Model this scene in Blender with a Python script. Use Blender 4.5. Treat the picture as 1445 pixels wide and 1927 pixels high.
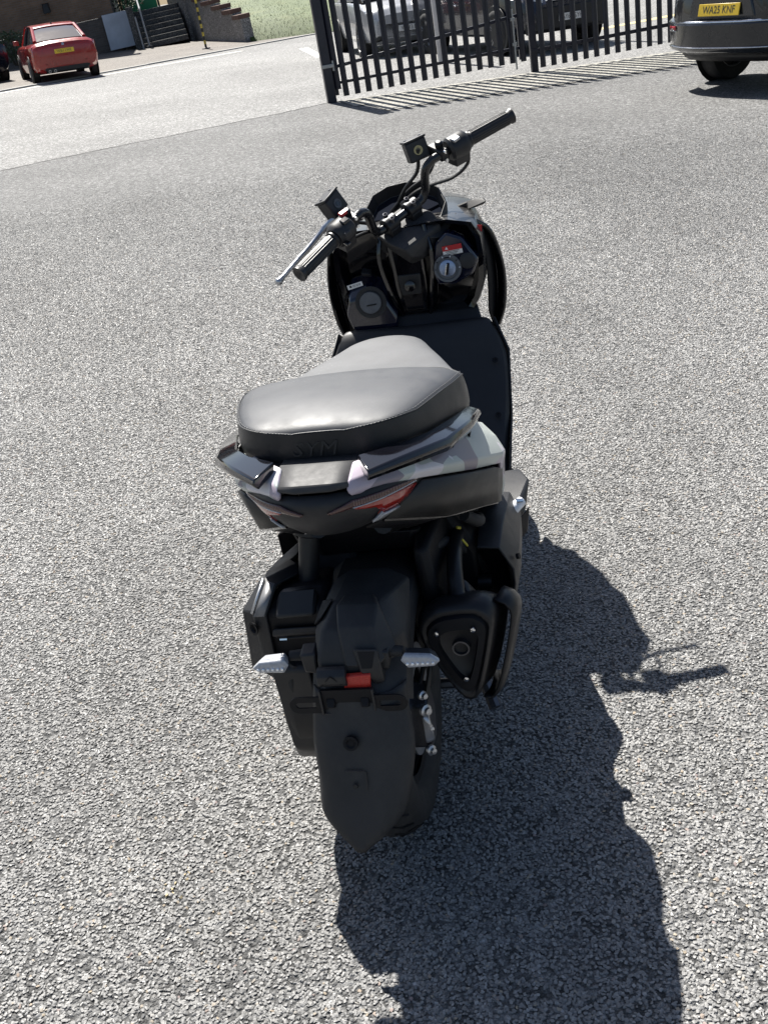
import bpy, bmesh, math, random
from mathutils import Vector, Matrix, Quaternion, noise as mnoise

for o in list(bpy.data.objects):
    bpy.data.objects.remove(o, do_unlink=True)
SC = bpy.context.scene
COL = SC.collection
R = math.radians
random.seed(7)

# ------------------------------------------------------------------ camera
CAM_H, PITCH, ROLL = 1.53, math.atan(1010.0/1930.0), R(7.5)
cam_data = bpy.data.cameras.new('camera')
cam = bpy.data.objects.new('camera', cam_data)
COL.objects.link(cam)
_F = Vector((0, math.cos(PITCH), -math.sin(PITCH)))
_U = Vector((0, math.sin(PITCH), math.cos(PITCH)))
_Rt = Vector((1, 0, 0))
_sr = _Rt*math.cos(ROLL) - _U*math.sin(ROLL)
_su = _Rt*math.sin(ROLL) + _U*math.cos(ROLL)
cam.matrix_world = Matrix(((_sr.x, _su.x, -_F.x, 0), (_sr.y, _su.y, -_F.y, 0),
                           (_sr.z, _su.z, -_F.z, CAM_H), (0, 0, 0, 1)))
cam_data.sensor_fit = 'VERTICAL'
cam_data.sensor_height = 24.0
cam_data.lens = 24.0*1930.0/1927.0
cam_data.clip_start = 0.05
cam_data.clip_end = 800
SC.camera = cam

# ------------------------------------------------------------------ sky and sun
SUN_EL, SUN_AZ = R(53.0), R(-19.5)          # azimuth measured clockwise from +Y
world = bpy.data.worlds.new('World')
SC.world = world
world.use_nodes = True
wn = world.node_tree.nodes
wl = world.node_tree.links
wn.clear()
wo = wn.new('ShaderNodeOutputWorld')
wb = wn.new('ShaderNodeBackground')
ws = wn.new('ShaderNodeTexSky')
ws.sky_type = 'NISHITA'
ws.sun_disc = False
ws.sun_elevation = SUN_EL
ws.sun_rotation = SUN_AZ
ws.air_density = 1.0
ws.dust_density = 1.4
wb.inputs['Strength'].default_value = 0.05
wl.new(ws.outputs['Color'], wb.inputs['Color'])
wl.new(wb.outputs['Background'], wo.inputs['Surface'])
sun_data = bpy.data.lights.new('sun', 'SUN')
sun_data.energy = 5.0
sun_data.angle = R(0.53)
sun_data.color = (1.0, 0.965, 0.9)
sun = bpy.data.objects.new('sun', sun_data)
COL.objects.link(sun)
_sd = Vector((math.sin(SUN_AZ)*math.cos(SUN_EL), math.cos(SUN_AZ)*math.cos(SUN_EL), math.sin(SUN_EL)))
sun.rotation_euler = _sd.to_track_quat('Z', 'Y').to_euler()
sun.location = (-6, 12, 18)
SC.view_settings.view_transform = 'Standard'
SC.view_settings.look = 'None'
SC.view_settings.gamma = 1.0
SC.view_settings.use_curve_mapping = False
SC.view_settings.exposure = 1.14

# ------------------------------------------------------------------ materials
MATS = {}
def new_mat(name):
    m = bpy.data.materials.new(name)
    m.use_nodes = True
    nt = m.node_tree
    b = nt.nodes['Principled BSDF']
    MATS[name] = m
    return m, nt, b
def nd(nt, typ, **kw):
    n = nt.nodes.new(typ)
    for k, v in kw.items():
        if k in n.inputs: n.inputs[k].default_value = v
        else: setattr(n, k, v)
    return n
def coords(nt, scale=1.0, kind='Object'):
    t = nd(nt, 'ShaderNodeTexCoord')
    mp = nd(nt, 'ShaderNodeMapping')
    mp.inputs['Scale'].default_value = (scale,)*3 if not hasattr(scale, '__len__') else scale
    nt.links.new(t.outputs[kind], mp.inputs['Vector'])
    return mp.outputs['Vector']
def ramp(nt, fac, stops, interp='LINEAR'):
    r = nd(nt, 'ShaderNodeValToRGB')
    cr = r.color_ramp
    cr.interpolation = interp
    while len(cr.elements) < len(stops): cr.elements.new(0.5)
    for e, (p, c) in zip(cr.elements, stops):
        e.position = p
        e.color = (c[0], c[1], c[2], 1) if hasattr(c, '__len__') else (c, c, c, 1)
    nt.links.new(fac, r.inputs['Fac'])
    return r.outputs['Color']
def noise(nt, vec, scale, detail=4, rough=0.55):
    n = nd(nt, 'ShaderNodeTexNoise')
    n.inputs['Scale'].default_value = scale
    n.inputs['Detail'].default_value = detail
    n.inputs['Roughness'].default_value = rough
    nt.links.new(vec, n.inputs['Vector'])
    return n.outputs['Fac']
def bump(nt, b, height, strength, dist=0.01, prev=None):
    n = nd(nt, 'ShaderNodeBump')
    n.inputs['Strength'].default_value = strength
    n.inputs['Distance'].default_value = dist
    nt.links.new(height, n.inputs['Height'])
    if prev is not None: nt.links.new(prev, n.inputs['Normal'])
    nt.links.new(n.outputs['Normal'], b.inputs['Normal'])
    return n.outputs['Normal']
def mix(nt, a, b_, fac, mode='MIX'):
    n = nd(nt, 'ShaderNodeMix')
    n.data_type = 'RGBA'
    n.blend_type = mode
    for s, v in ((6, a), (7, b_), (0, fac)):
        if hasattr(v, 'links') or hasattr(v, 'is_linked'): nt.links.new(v, n.inputs[s])
        elif hasattr(v, '__len__'): n.inputs[s].default_value = (*v[:3], 1)
        else: n.inputs[s].default_value = v
    return n.outputs[2]
def mathn(nt, op, a, b_=None):
    n = nd(nt, 'ShaderNodeMath'); n.operation = op
    for i, v in enumerate((a, b_)):
        if v is None: continue
        if hasattr(v, 'is_linked'): nt.links.new(v, n.inputs[i])
        else: n.inputs[i].default_value = v
    return n.outputs[0]

def simple(name, col, rough=0.5, metal=0.0, var=0.12, vscale=30, bstr=0.0, bscale=400, bdist=0.001, coat=0.0, spec=0.5, dust=0.0):
    m, nt, b = new_mat(name)
    v = coords(nt)
    f = noise(nt, v, vscale, 5)
    lo = tuple(c*(1-var) for c in col); hi = tuple(min(1, c*(1+var)) for c in col)
    c = ramp(nt, f, [(0.3, lo), (0.7, hi)])
    if dust:
        d = noise(nt, v, vscale*0.35, 6, 0.7)
        dm = ramp(nt, d, [(0.5, 0.0), (0.75, dust)])
        c = mix(nt, c, (0.24, 0.22, 0.2), dm)
    nt.links.new(c, b.inputs['Base Color'])
    rr = ramp(nt, noise(nt, v, vscale*1.7, 4), [(0.25, max(0, rough-0.07)), (0.75, min(1, rough+0.07))])
    nt.links.new(rr, b.inputs['Roughness'])
    b.inputs['Metallic'].default_value = metal
    b.inputs['Specular IOR Level'].default_value = spec
    b.inputs['Coat Weight'].default_value = coat
    b.inputs['Coat Roughness'].default_value = 0.04
    if bstr: bump(nt, b, noise(nt, v, bscale, 3), bstr, bdist)
    return m

simple('strip_satin', (0.22, 0.22, 0.225), 0.42, metal=0.4, vscale=40)
simple('flap_plastic', (0.019, 0.019, 0.0205), 0.6, var=0.15, vscale=10, bstr=0.35, bscale=900, bdist=0.0006, dust=0.1)
simple('plastic_matte', (0.0145, 0.0145, 0.0165), 0.5, var=0.15, vscale=14, bstr=0.35, bscale=900, bdist=0.0006, dust=0.05)
simple('plastic_dark', (0.005, 0.005, 0.007), 0.6, vscale=20, bstr=0.2, bscale=700, bdist=0.0005, spec=0.3)
simple('plastic_gloss', (0.004, 0.004, 0.006), 0.09, vscale=9, coat=0.6)
simple('panel_grey', (0.045, 0.045, 0.047), 0.62, vscale=40, bstr=0.3, bscale=1200, bdist=0.0005)
simple('riser_grey', (0.028, 0.028, 0.03), 0.6, vscale=40, bstr=0.3, bscale=1200, bdist=0.0005)
simple('apron_grey', (0.045, 0.044, 0.044), 0.28, vscale=9, coat=0.4)
simple('gloss_navy', (0.004, 0.006, 0.02), 0.12, vscale=9, coat=0.6)
simple('insert_dark', (0.022, 0.021, 0.02), 0.45, vscale=20, bstr=0.25, bscale=1400, bdist=0.0004)
simple('rubber', (0.016, 0.016, 0.017), 0.75, vscale=18, bstr=0.3, bscale=500, bdist=0.0006, dust=0.12)
simple('grip_rubber', (0.014, 0.014, 0.016), 0.42, vscale=30, bstr=0.2, bscale=800, bdist=0.0004)
simple('bar_black', (0.01, 0.01, 0.012), 0.25, vscale=30, coat=0.2)
simple('cast_black', (0.016, 0.016, 0.018), 0.4, metal=0.3, vscale=40, bstr=0.25, bscale=900, bdist=0.0004)
simple('alloy_satin', (0.52, 0.53, 0.55), 0.36, metal=0.85, vscale=40)
simple('chrome', (0.8, 0.81, 0.83), 0.12, metal=1.0, var=0.04)
simple('steel_dark', (0.12, 0.12, 0.13), 0.4, metal=0.9, vscale=60)
simple('lever_alloy', (0.42, 0.43, 0.46), 0.3, metal=0.9, vscale=60)
simple('lens_rib', (0.2, 0.12, 0.11), 0.15, vscale=60, coat=0.5)
simple('lens_red', (0.3, 0.02, 0.016), 0.1, vscale=60, coat=0.6)
simple('lens_smoke', (0.07, 0.025, 0.022), 0.1, vscale=80, coat=0.6)
simple('reflector_red', (0.5, 0.03, 0.02), 0.3, vscale=300, bstr=0.4, bscale=900, bdist=0.0006)
simple('lens_clear', (0.4, 0.41, 0.44), 0.12, vscale=200, coat=0.7)
simple('lens_white', (0.78, 0.8, 0.84), 0.1, vscale=100, coat=0.7)
simple('led_dot', (0.85, 0.86, 0.9), 0.15, metal=0.6)
simple('sticker_red', (0.5, 0.02, 0.025), 0.35)
simple('sticker_white', (0.75, 0.74, 0.72), 0.4)
simple('sticker_ink', (0.03, 0.03, 0.03), 0.5)
simple('dial_steel', (0.3, 0.36, 0.5), 0.3, metal=0.7, vscale=80)
simple('cap_grey', (0.11, 0.115, 0.125), 0.42, vscale=60)
simple('cable_black', (0.012, 0.012, 0.013), 0.45)
simple('display_glass', (0.006, 0.007, 0.014), 0.06, coat=0.8)
simple('badge_gold', (0.35, 0.3, 0.17), 0.35, metal=0.7)
simple('wire_yellow', (0.5, 0.42, 0.05), 0.5)
simple('thread', (0.1, 0.102, 0.108), 0.7)
simple('blue_plastic', (0.02, 0.05, 0.3), 0.3)

def seat_mat():
    m, nt, b = new_mat('seat_vinyl')
    v = coords(nt)
    f = noise(nt, v, 7, 5)
    c = ramp(nt, f, [(0.3, (0.046, 0.048, 0.054)), (0.7, (0.062, 0.065, 0.071))])
    nt.links.new(c, b.inputs['Base Color'])
    rr = ramp(nt, noise(nt, v, 26, 5), [(0.3, 0.47), (0.7, 0.6)])
    nt.links.new(rr, b.inputs['Roughness'])
    vo = nd(nt, 'ShaderNodeTexVoronoi'); vo.inputs['Scale'].default_value = 800
    nt.links.new(v, vo.inputs['Vector'])
    bump(nt, b, vo.outputs['Distance'], 0.25, 0.0004)
    b.inputs['Specular IOR Level'].default_value = 0.45
seat_mat()
simple('seat_vinyl_front', (0.1, 0.102, 0.107), 0.6, vscale=12, bstr=0.3, bscale=1500, bdist=0.0004, spec=0.5)
simple('seat_vinyl_side', (0.017, 0.018, 0.02), 0.42, vscale=16, bstr=0.4, bscale=900, bdist=0.0006)

def camo_mat():
    m, nt, b = new_mat('camo_paint')
    v = coords(nt)
    wob = nd(nt, 'ShaderNodeTexNoise'); wob.inputs['Scale'].default_value = 9; wob.inputs['Detail'].default_value = 0
    nt.links.new(v, wob.inputs['Vector'])
    sub = nd(nt, 'ShaderNodeVectorMath'); sub.operation = 'MULTIPLY_ADD'
    nt.links.new(wob.outputs['Color'], sub.inputs[0]); sub.inputs[1].default_value = (0.09, 0.09, 0.09)
    nt.links.new(v, sub.inputs[2])
    vo = nd(nt, 'ShaderNodeTexVoronoi'); vo.inputs['Scale'].default_value = 13
    nt.links.new(sub.outputs[0], vo.inputs['Vector'])
    sep = nd(nt, 'ShaderNodeSeparateColor'); nt.links.new(vo.outputs['Color'], sep.inputs[0])
    c = ramp(nt, sep.outputs[0], [(0.0, (0.46, 0.5, 0.475)), (0.3, (0.24, 0.215, 0.255)), (0.5, (0.66, 0.635, 0.67)),
                                  (0.68, (0.36, 0.385, 0.385)), (0.84, (0.46, 0.4, 0.47))], 'CONSTANT')
    nt.links.new(c, b.inputs['Base Color'])
    b.inputs['Roughness'].default_value = 0.38
    b.inputs['Coat Weight'].default_value = 0.15
camo_mat()

# environment
def tarmac(name, cols, big, stone_scale=130, bd=0.006, gloss=0.7, fine=1.0, speck=0.6):
    m, nt, b = new_mat(name)
    v = coords(nt)
    vo = nd(nt, 'ShaderNodeTexVoronoi'); vo.inputs['Scale'].default_value = stone_scale
    nt.links.new(v, vo.inputs['Vector'])
    vf = nd(nt, 'ShaderNodeTexVoronoi'); vf.inputs['Scale'].default_value = stone_scale*2.3
    nt.links.new(v, vf.inputs['Vector'])
    sep = nd(nt, 'ShaderNodeSeparateColor'); nt.links.new(vo.outputs['Color'], sep.inputs[0])
    c = ramp(nt, sep.outputs[0], [(0.0, cols[0]), (0.5, cols[1]), (0.85, cols[2]), (1.0, cols[3])])
    patch = ramp(nt, noise(nt, v, big, 7, 0.62), [(0.3, 0.78), (0.7, 1.2)])
    c = mix(nt, c, patch, 1.0, 'MULTIPLY')
    mid = ramp(nt, noise(nt, v, 19, 3, 0.7), [(0.35, 0.75), (0.65, 1.25)])
    c = mix(nt, c, mid, 0.8, 'MULTIPLY')
    grit = ramp(nt, noise(nt, v, 48.0, 3, 0.85), [(0.4, 0.42), (0.6, 1.6)])
    c = mix(nt, c, grit, 0.85*fine, 'MULTIPLY')
    vs = nd(nt, 'ShaderNodeTexVoronoi'); vs.inputs['Scale'].default_value = 38
    nt.links.new(v, vs.inputs['Vector'])
    sp2 = nd(nt, 'ShaderNodeSeparateColor'); nt.links.new(vs.outputs['Color'], sp2.inputs[0])
    c = mix(nt, c, ramp(nt, sp2.outputs[1], [(0.0, 0.55), (0.6, 1.0), (1.0, 1.7)]), speck, 'MULTIPLY')
    stain = ramp(nt, noise(nt, v, 0.9, 8, 0.7), [(0.6, 0.0), (0.78, 0.35)])
    c = mix(nt, c, tuple(0.55*x for x in cols[1]), stain)
    gap = ramp(nt, vo.outputs['Distance'], [(0.0, 1.0), (0.55, 0.9), (0.85, 0.5)])
    c = mix(nt, c, gap, 1.0, 'MULTIPLY')
    nt.links.new(c, b.inputs['Base Color'])
    b.inputs['Roughness'].default_value = gloss
    b.inputs['Specular IOR Level'].default_value = 0.25
    inv = mathn(nt, 'SUBTRACT', 1.0, vo.outputs['Distance'])
    fv = mathn(nt, 'MULTIPLY', vf.outputs['Distance'], -0.35)
    h = mathn(nt, 'ADD', inv, fv)
    h = mathn(nt, 'ADD', h, mathn(nt, 'MULTIPLY', noise(nt, v, 60, 4, 0.8), 1.5))
    bump(nt, b, h, 1.0, bd)
    return m
tarmac('tarmac_dark', [(0.125, 0.125, 0.124), (0.172, 0.171, 0.168), (0.222, 0.22, 0.216), (0.32, 0.315, 0.306)], 0.35, fine=0.8, speck=0.7)
tarmac('tarmac_pale', [(0.165, 0.163, 0.158), (0.22, 0.217, 0.211), (0.275, 0.272, 0.266), (0.36, 0.355, 0.347)], 0.25, bd=0.004, fine=0.85, speck=0.8)
tarmac('concrete_strip', [(0.26, 0.249, 0.212), (0.31, 0.297, 0.26), (0.36, 0.345, 0.303), (0.42, 0.402, 0.36)], 1.1, 60, 0.002, fine=0.6)
tarmac('paving_pink', [(0.11, 0.095, 0.08), (0.145, 0.127, 0.11), (0.18, 0.161, 0.143), (0.21, 0.192, 0.174)], 0.8, 40, 0.002, fine=0.5)
tarmac('render_grey', [(0.2, 0.19, 0.18), (0.27, 0.26, 0.25), (0.33, 0.32, 0.31), (0.4, 0.39, 0.38)], 1.3, 30, 0.004, 0.8, fine=0.8)
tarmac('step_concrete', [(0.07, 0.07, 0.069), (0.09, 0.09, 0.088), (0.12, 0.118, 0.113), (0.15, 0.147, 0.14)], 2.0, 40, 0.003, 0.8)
simple('kerb_stone', (0.36, 0.35, 0.33), 0.8, vscale=3, bstr=0.5, bscale=60, bdist=0.004)
simple('line_white', (0.62, 0.6, 0.54), 0.7, vscale=3, var=0.25)
simple('line_yellow', (0.62, 0.5, 0.22), 0.7, vscale=3, var=0.2)
simple('fence_paint', (0.010, 0.011, 0.022), 0.38, vscale=6, var=0.25, spec=0.5)
simple('galvanised', (0.36, 0.36, 0.35), 0.5, metal=0.5, vscale=12)
simple('post_white', (0.55, 0.52, 0.5), 0.5, vscale=5)
simple('board_white', (0.5, 0.52, 0.56), 0.6, vscale=1.5, var=0.2)
simple('door_green', (0.025, 0.3, 0.12), 0.5, vscale=2)
simple('coping_brick', (0.12, 0.068, 0.052), 0.8, vscale=8, bstr=0.4, bscale=60, bdist=0.004)
simple('pole_yellow', (0.55, 0.42, 0.06), 0.55, vscale=6, var=0.25)
simple('pole_black', (0.02, 0.02, 0.02), 0.55, vscale=6)
simple('rail_grey', (0.34, 0.35, 0.36), 0.5, vscale=8)
simple('leaf_dark', (0.05, 0.075, 0.03), 0.6, vscale=2, var=0.4)
simple('stem_brown', (0.08, 0.06, 0.04), 0.9)
simple('soil', (0.05, 0.04, 0.03), 0.95, vscale=4)
simple('leaf_litter', (0.5, 0.4, 0.23), 0.8, vscale=30)
def brick_mat(name, a, b2, mortar):
    m, nt, b = new_mat(name)
    v = coords(nt)
    br = nd(nt, 'ShaderNodeTexBrick')
    br.inputs['Color1'].default_value = (*a, 1); br.inputs['Color2'].default_value = (*b2, 1)
    br.inputs['Mortar'].default_value = (*mortar, 1)
    br.inputs['Scale'].default_value = 1.0
    br.inputs['Brick Width'].default_value = 0.225; br.inputs['Row Height'].default_value = 0.075
    br.inputs['Mortar Size'].default_value = 0.008
    sw = nd(nt, 'ShaderNodeSeparateXYZ'); nt.links.new(v, sw.inputs[0])
    cb = nd(nt, 'ShaderNodeCombineXYZ')
    nt.links.new(sw.outputs[0], cb.inputs[0]); nt.links.new(sw.outputs[2], cb.inputs[1])
    nt.links.new(cb.outputs[0], br.inputs['Vector'])
    st = ramp(nt, noise(nt, v, 1.1, 6, 0.7), [(0.3, 0.7), (0.7, 1.2)])
    nt.links.new(mix(nt, br.outputs['Color'], st, 1.0, 'MULTIPLY'), b.inputs['Base Color'])
    b.inputs['Roughness'].default_value = 0.85
    bump(nt, b, br.outputs['Fac'], -0.5, 0.006)
brick_mat('brick_tan', (0.17, 0.105, 0.065), (0.22, 0.135, 0.085), (0.17, 0.15, 0.13))
brick_mat('brick_brown', (0.1, 0.08, 0.07), (0.14, 0.11, 0.09), (0.13, 0.12, 0.11))
def grass_mat():
    m, nt, b = new_mat('grass')
    v = coords(nt)
    f = noise(nt, v, 1.6, 8, 0.7)
    g = noise(nt, v, 24, 6, 0.8)
    c = ramp(nt, f, [(0.3, (0.038, 0.068, 0.007)), (0.55, (0.06, 0.09, 0.012)), (0.75, (0.105, 0.115, 0.026))])
    c = mix(nt, c, ramp(nt, g, [(0.35, 0.55), (0.65, 1.35)]), 1.0, 'MULTIPLY')
    nt.links.new(c, b.inputs['Base Color'])
    b.inputs['Roughness'].default_value = 0.75
    bump(nt, b, g, 0.6, 0.012)
grass_mat()
simple('car_red', (0.28, 0.011, 0.007), 0.25, vscale=3, var=0.06, coat=0.7)
simple('car_navy', (0.008, 0.011, 0.022), 0.22, vscale=3, coat=0.7)
simple('car_grey', (0.016, 0.018, 0.022), 0.25, metal=0.3, vscale=3, coat=0.7)
simple('car_white', (0.6, 0.6, 0.6), 0.3, vscale=3, var=0.06, coat=0.5)
simple('car_white_shaded', (0.33, 0.34, 0.36), 0.3, metal=0.3, vscale=3, coat=0.5)  # white van paint, greyed to stand in for shade on its front
simple('car_beige', (0.2, 0.185, 0.15), 0.4, vscale=3)
simple('car_trim', (0.012, 0.012, 0.013), 0.55, vscale=10)
simple('car_glass', (0.012, 0.015, 0.018), 0.04, vscale=3, coat=1.0)
simple('car_lamp_red', (0.35, 0.01, 0.012), 0.12, coat=0.8)
simple('car_lamp_clear', (0.6, 0.62, 0.65), 0.1, coat=0.8)
simple('bright_trim', (0.6, 0.62, 0.66), 0.18, metal=0.9)
simple('plate_yellow', (0.75, 0.5, 0.03), 0.35)
simple('plate_white', (0.7, 0.7, 0.68), 0.35)
simple('alloy_wheel', (0.3, 0.3, 0.31), 0.35, metal=0.8)

def chip_mat():
    m, nt, b = new_mat('chipping')
    oi = nd(nt, 'ShaderNodeObjectInfo')
    c = ramp(nt, oi.outputs['Random'], [(0.0, (0.16, 0.159, 0.156)), (0.35, (0.21, 0.207, 0.202)), (0.65, (0.26, 0.256, 0.249)),
                                       (0.86, (0.31, 0.305, 0.296)), (0.955, (0.39, 0.382, 0.37)), (0.985, (0.36, 0.3, 0.22)), (1.0, (0.29, 0.23, 0.22))])
    v = coords(nt, kind='Object')
    n = ramp(nt, noise(nt, v, 320, 4, 0.6), [(0.3, 0.75), (0.7, 1.2)])
    geo = nd(nt, 'ShaderNodeNewGeometry')
    pn = nd(nt, 'ShaderNodeTexNoise'); pn.inputs['Scale'].default_value = 0.8; pn.inputs['Detail'].default_value = 6
    nt.links.new(geo.outputs['Position'], pn.inputs['Vector'])
    c = mix(nt, c, n, 1.0, 'MULTIPLY')
    lf = nd(nt, 'ShaderNodeTexNoise'); lf.inputs['Scale'].default_value = 0.22; lf.inputs['Detail'].default_value = 4
    nt.links.new(geo.outputs['Position'], lf.inputs['Vector'])
    c = mix(nt, c, ramp(nt, lf.outputs['Fac'], [(0.36, 0.8), (0.64, 1.14)]), 1.0, 'MULTIPLY')
    c = mix(nt, c, ramp(nt, pn.outputs['Fac'], [(0.3, 0.74), (0.7, 1.2)]), 1.0, 'MULTIPLY')
    nt.links.new(c, b.inputs['Base Color'])
    rr = nd(nt, 'ShaderNodeMapRange'); rr.inputs['To Min'].default_value = 0.38; rr.inputs['To Max'].default_value = 0.75
    nt.links.new(oi.outputs['Random'], rr.inputs['Value'])
    nt.links.new(rr.outputs[0], b.inputs['Roughness'])
chip_mat()

# ------------------------------------------------------------------ helpers
def finish(name, me, mat, parent=None, smooth=38, bevel=0, subsurf=0, solid=0, seg=2, mats=None):
    for m in (mats or [mat]): me.materials.append(MATS[m])
    me.polygons.foreach_set('use_smooth', [True]*len(me.polygons)) if smooth else None
    if smooth and smooth < 180: me.set_sharp_from_angle(angle=R(smooth))
    o = bpy.data.objects.new(name, me)
    COL.objects.link(o)
    if parent is not None: o.parent = parent
    if solid:
        s = o.modifiers.new('thickness', 'SOLIDIFY'); s.thickness = solid; s.offset = -1
    if bevel:
        bv = o.modifiers.new('bevel', 'BEVEL'); bv.width = bevel; bv.segments = seg; bv.limit_method = 'ANGLE'; bv.angle_limit = R(28)
    if subsurf:
        s = o.modifiers.new('subsurf', 'SUBSURF'); s.levels = subsurf; s.render_levels = subsurf
    return o
def mesh(name, verts, faces, mat, parent=None, **kw):
    me = bpy.data.meshes.new(name)
    me.from_pydata([tuple(v) for v in verts], [], faces)
    bm = bmesh.new(); bm.from_mesh(me)
    bmesh.ops.remove_doubles(bm, verts=bm.verts, dist=1e-6)
    bmesh.ops.recalc_face_normals(bm, faces=bm.faces)
    bm.to_mesh(me); bm.free()
    return finish(name, me, mat, parent, **kw)
class Geo:
    """collects shapes that belong to ONE part"""
    def __init__(s): s.v = []; s.f = []
    def add(s, verts, faces):
        n = len(s.v); s.v += [tuple(v) for v in verts]; s.f += [tuple(i+n for i in f) for f in faces]; return s
    def loft(s, secs, cap=True, closed=True):
        n = len(secs[0]); V = [p for q in secs for p in q]; F = []
        for i in range(len(secs)-1):
            for j in range(n if closed else n-1):
                a, b2 = i*n+j, i*n+(j+1) % n
                F.append((a, b2, b2+n, a+n))
        if cap and closed:
            F.append(tuple(range(n))[::-1]); F.append(tuple((len(secs)-1)*n+j for j in range(n)))
        return s.add(V, F)
    def box(s, c, size, M=None):
        hx, hy, hz = (x/2 for x in size)
        P = [Vector((x*hx, y*hy, z*hz)) for x in (-1, 1) for y in (-1, 1) for z in (-1, 1)]
        if M is not None: P = [M @ p for p in P]
        P = [p + Vector(c) for p in P]
        return s.add(P, [(0, 1, 3, 2), (4, 6, 7, 5), (0, 4, 5, 1), (2, 3, 7, 6), (0, 2, 6, 4), (1, 5, 7, 3)])
    def hull(s, pts):
        bm = bmesh.new()
        for p in pts: bm.verts.new(p)
        bmesh.ops.convex_hull(bm, input=bm.verts)
        bmesh.ops.delete(bm, geom=[v for v in bm.verts if not v.link_faces], context='VERTS')
        bmesh.ops.dissolve_limit(bm, angle_limit=R(1), verts=bm.verts, edges=bm.edges)
        bm.verts.index_update()
        r = s.add([v.co.copy() for v in bm.verts], [tuple(v.index for v in f.verts) for f in bm.faces])
        bm.free(); return r
    def tube(s, path, rad, seg=10, cap=True):
        P = [Vector(p) for p in path]
        rs = rad if hasattr(rad, '__len__') else [rad]*len(P)
        T = []
        for i in range(len(P)):
            T.append((P[min(i+1, len(P)-1)]-P[max(i-1, 0)]).normalized())
        N = T[0].orthogonal().normalized(); secs = []
        for i in range(len(P)):
            if i:
                q = T[i-1].rotation_difference(T[i]); N = q @ N
            B = T[i].cross(N)
            secs.append([P[i] + (N*math.cos(2*math.pi*k/seg)+B*math.sin(2*math.pi*k/seg))*rs[i] for k in range(seg)])
        return s.loft(secs, cap)
    def lathe(s, prof, origin, axis, seg=24, cap=True):
        """prof: list of (distance along axis, radius)"""
        a = Vector(axis).normalized(); n = a.orthogonal().normalized(); b2 = a.cross(n); o = Vector(origin)
        secs = [[o + a*t + (n*math.cos(2*math.pi*k/seg)+b2*math.sin(2*math.pi*k/seg))*r for k in range(seg)] for t, r in prof]
        return s.loft(secs, cap)
    def prism(s, poly, d):
        """extrude a 3-D polygon along vector d"""
        d = Vector(d); A = [Vector(p) for p in poly]; n = len(A)
        V = A + [p+d for p in A]
        return s.add(V, [tuple(range(n))[::-1], tuple(range(n, 2*n))] + [(i, (i+1) % n, (i+1) % n+n, i+n) for i in range(n)])
    def build(s, name, mat, parent=None, **kw):
        return mesh(name, s.v, s.f, mat, parent, **kw)
def spline(P, n=8):
    """Catmull-Rom through the points"""
    P = [Vector(p) for p in P]; Q = [P[0]*2-P[1]] + P + [P[-1]*2-P[-2]]; out = []
    for i in range(1, len(Q)-2):
        for k in range(n):
            t = k/n; a, b2, c, d = Q[i-1], Q[i], Q[i+1], Q[i+2]
            out.append(0.5*((2*b2)+(c-a)*t+(2*a-5*b2+4*c-d)*t*t+(3*b2-a-3*c+d)*t**3))
    out.append(P[-1]); return out
def interp(tab, x):
    if x <= tab[0][0]: return tab[0][1:]
    for a, b2 in zip(tab, tab[1:]):
        if x <= b2[0]:
            t = (x-a[0])/(b2[0]-a[0]); return tuple(p+(q-p)*t for p, q in zip(a[1:], b2[1:]))
    return tab[-1][1:]
def thing(name, label, cat, loc=(0, 0, 0), rotz=0.0, group=None, M=None):
    o = bpy.data.objects.new(name, None); COL.objects.link(o)
    o.empty_display_size = 0.2
    if M is not None: o.matrix_world = M
    else:
        o.location = loc; o.rotation_euler = (0, 0, rotz)
    return tag(o, label, cat, group)
def tag(o, label, cat, group=None):
    o['label'] = label; o['category'] = cat
    if group: o['group'] = group
    return o
def struct(o, kind='structure', label=None):
    o['kind'] = kind
    if label: o['label'] = label
    return o
def text_mesh(name, body, size, mat, parent, M, depth=0.002, shear=0.0, sx=1.0, align='CENTER'):
    cu = bpy.data.curves.new(name, 'FONT'); cu.body = body; cu.size = size; cu.extrude = depth; cu.align_x = align; cu.align_y = 'CENTER'
    cu.shear = shear; cu.resolution_u = 2
    t = bpy.data.objects.new('tmp', cu); COL.objects.link(t)
    dg = bpy.context.evaluated_depsgraph_get()
    me = bpy.data.meshes.new_from_object(t.evaluated_get(dg))
    bpy.data.objects.remove(t, do_unlink=True)
    me.name = name; me.transform(Matrix.Diagonal((sx, 1, 1, 1))); me.transform(M)
    me.materials.clear()
    return finish(name, me, mat, parent, smooth=0)
def frame(o, x, y, z=None):
    """4x4 from origin and (x, y) axes"""
    x = Vector(x).normalized(); y = Vector(y); y = (y-x*y.dot(x)).normalized(); z = x.cross(y); o = Vector(o)
    return Matrix(((x.x, y.x, z.x, o.x), (x.y, y.y, z.y, o.y), (x.z, y.z, z.z, o.z), (0, 0, 0, 1)))
def mirror(pts): return [(p[0], -p[1], p[2]) for p in pts]
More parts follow.
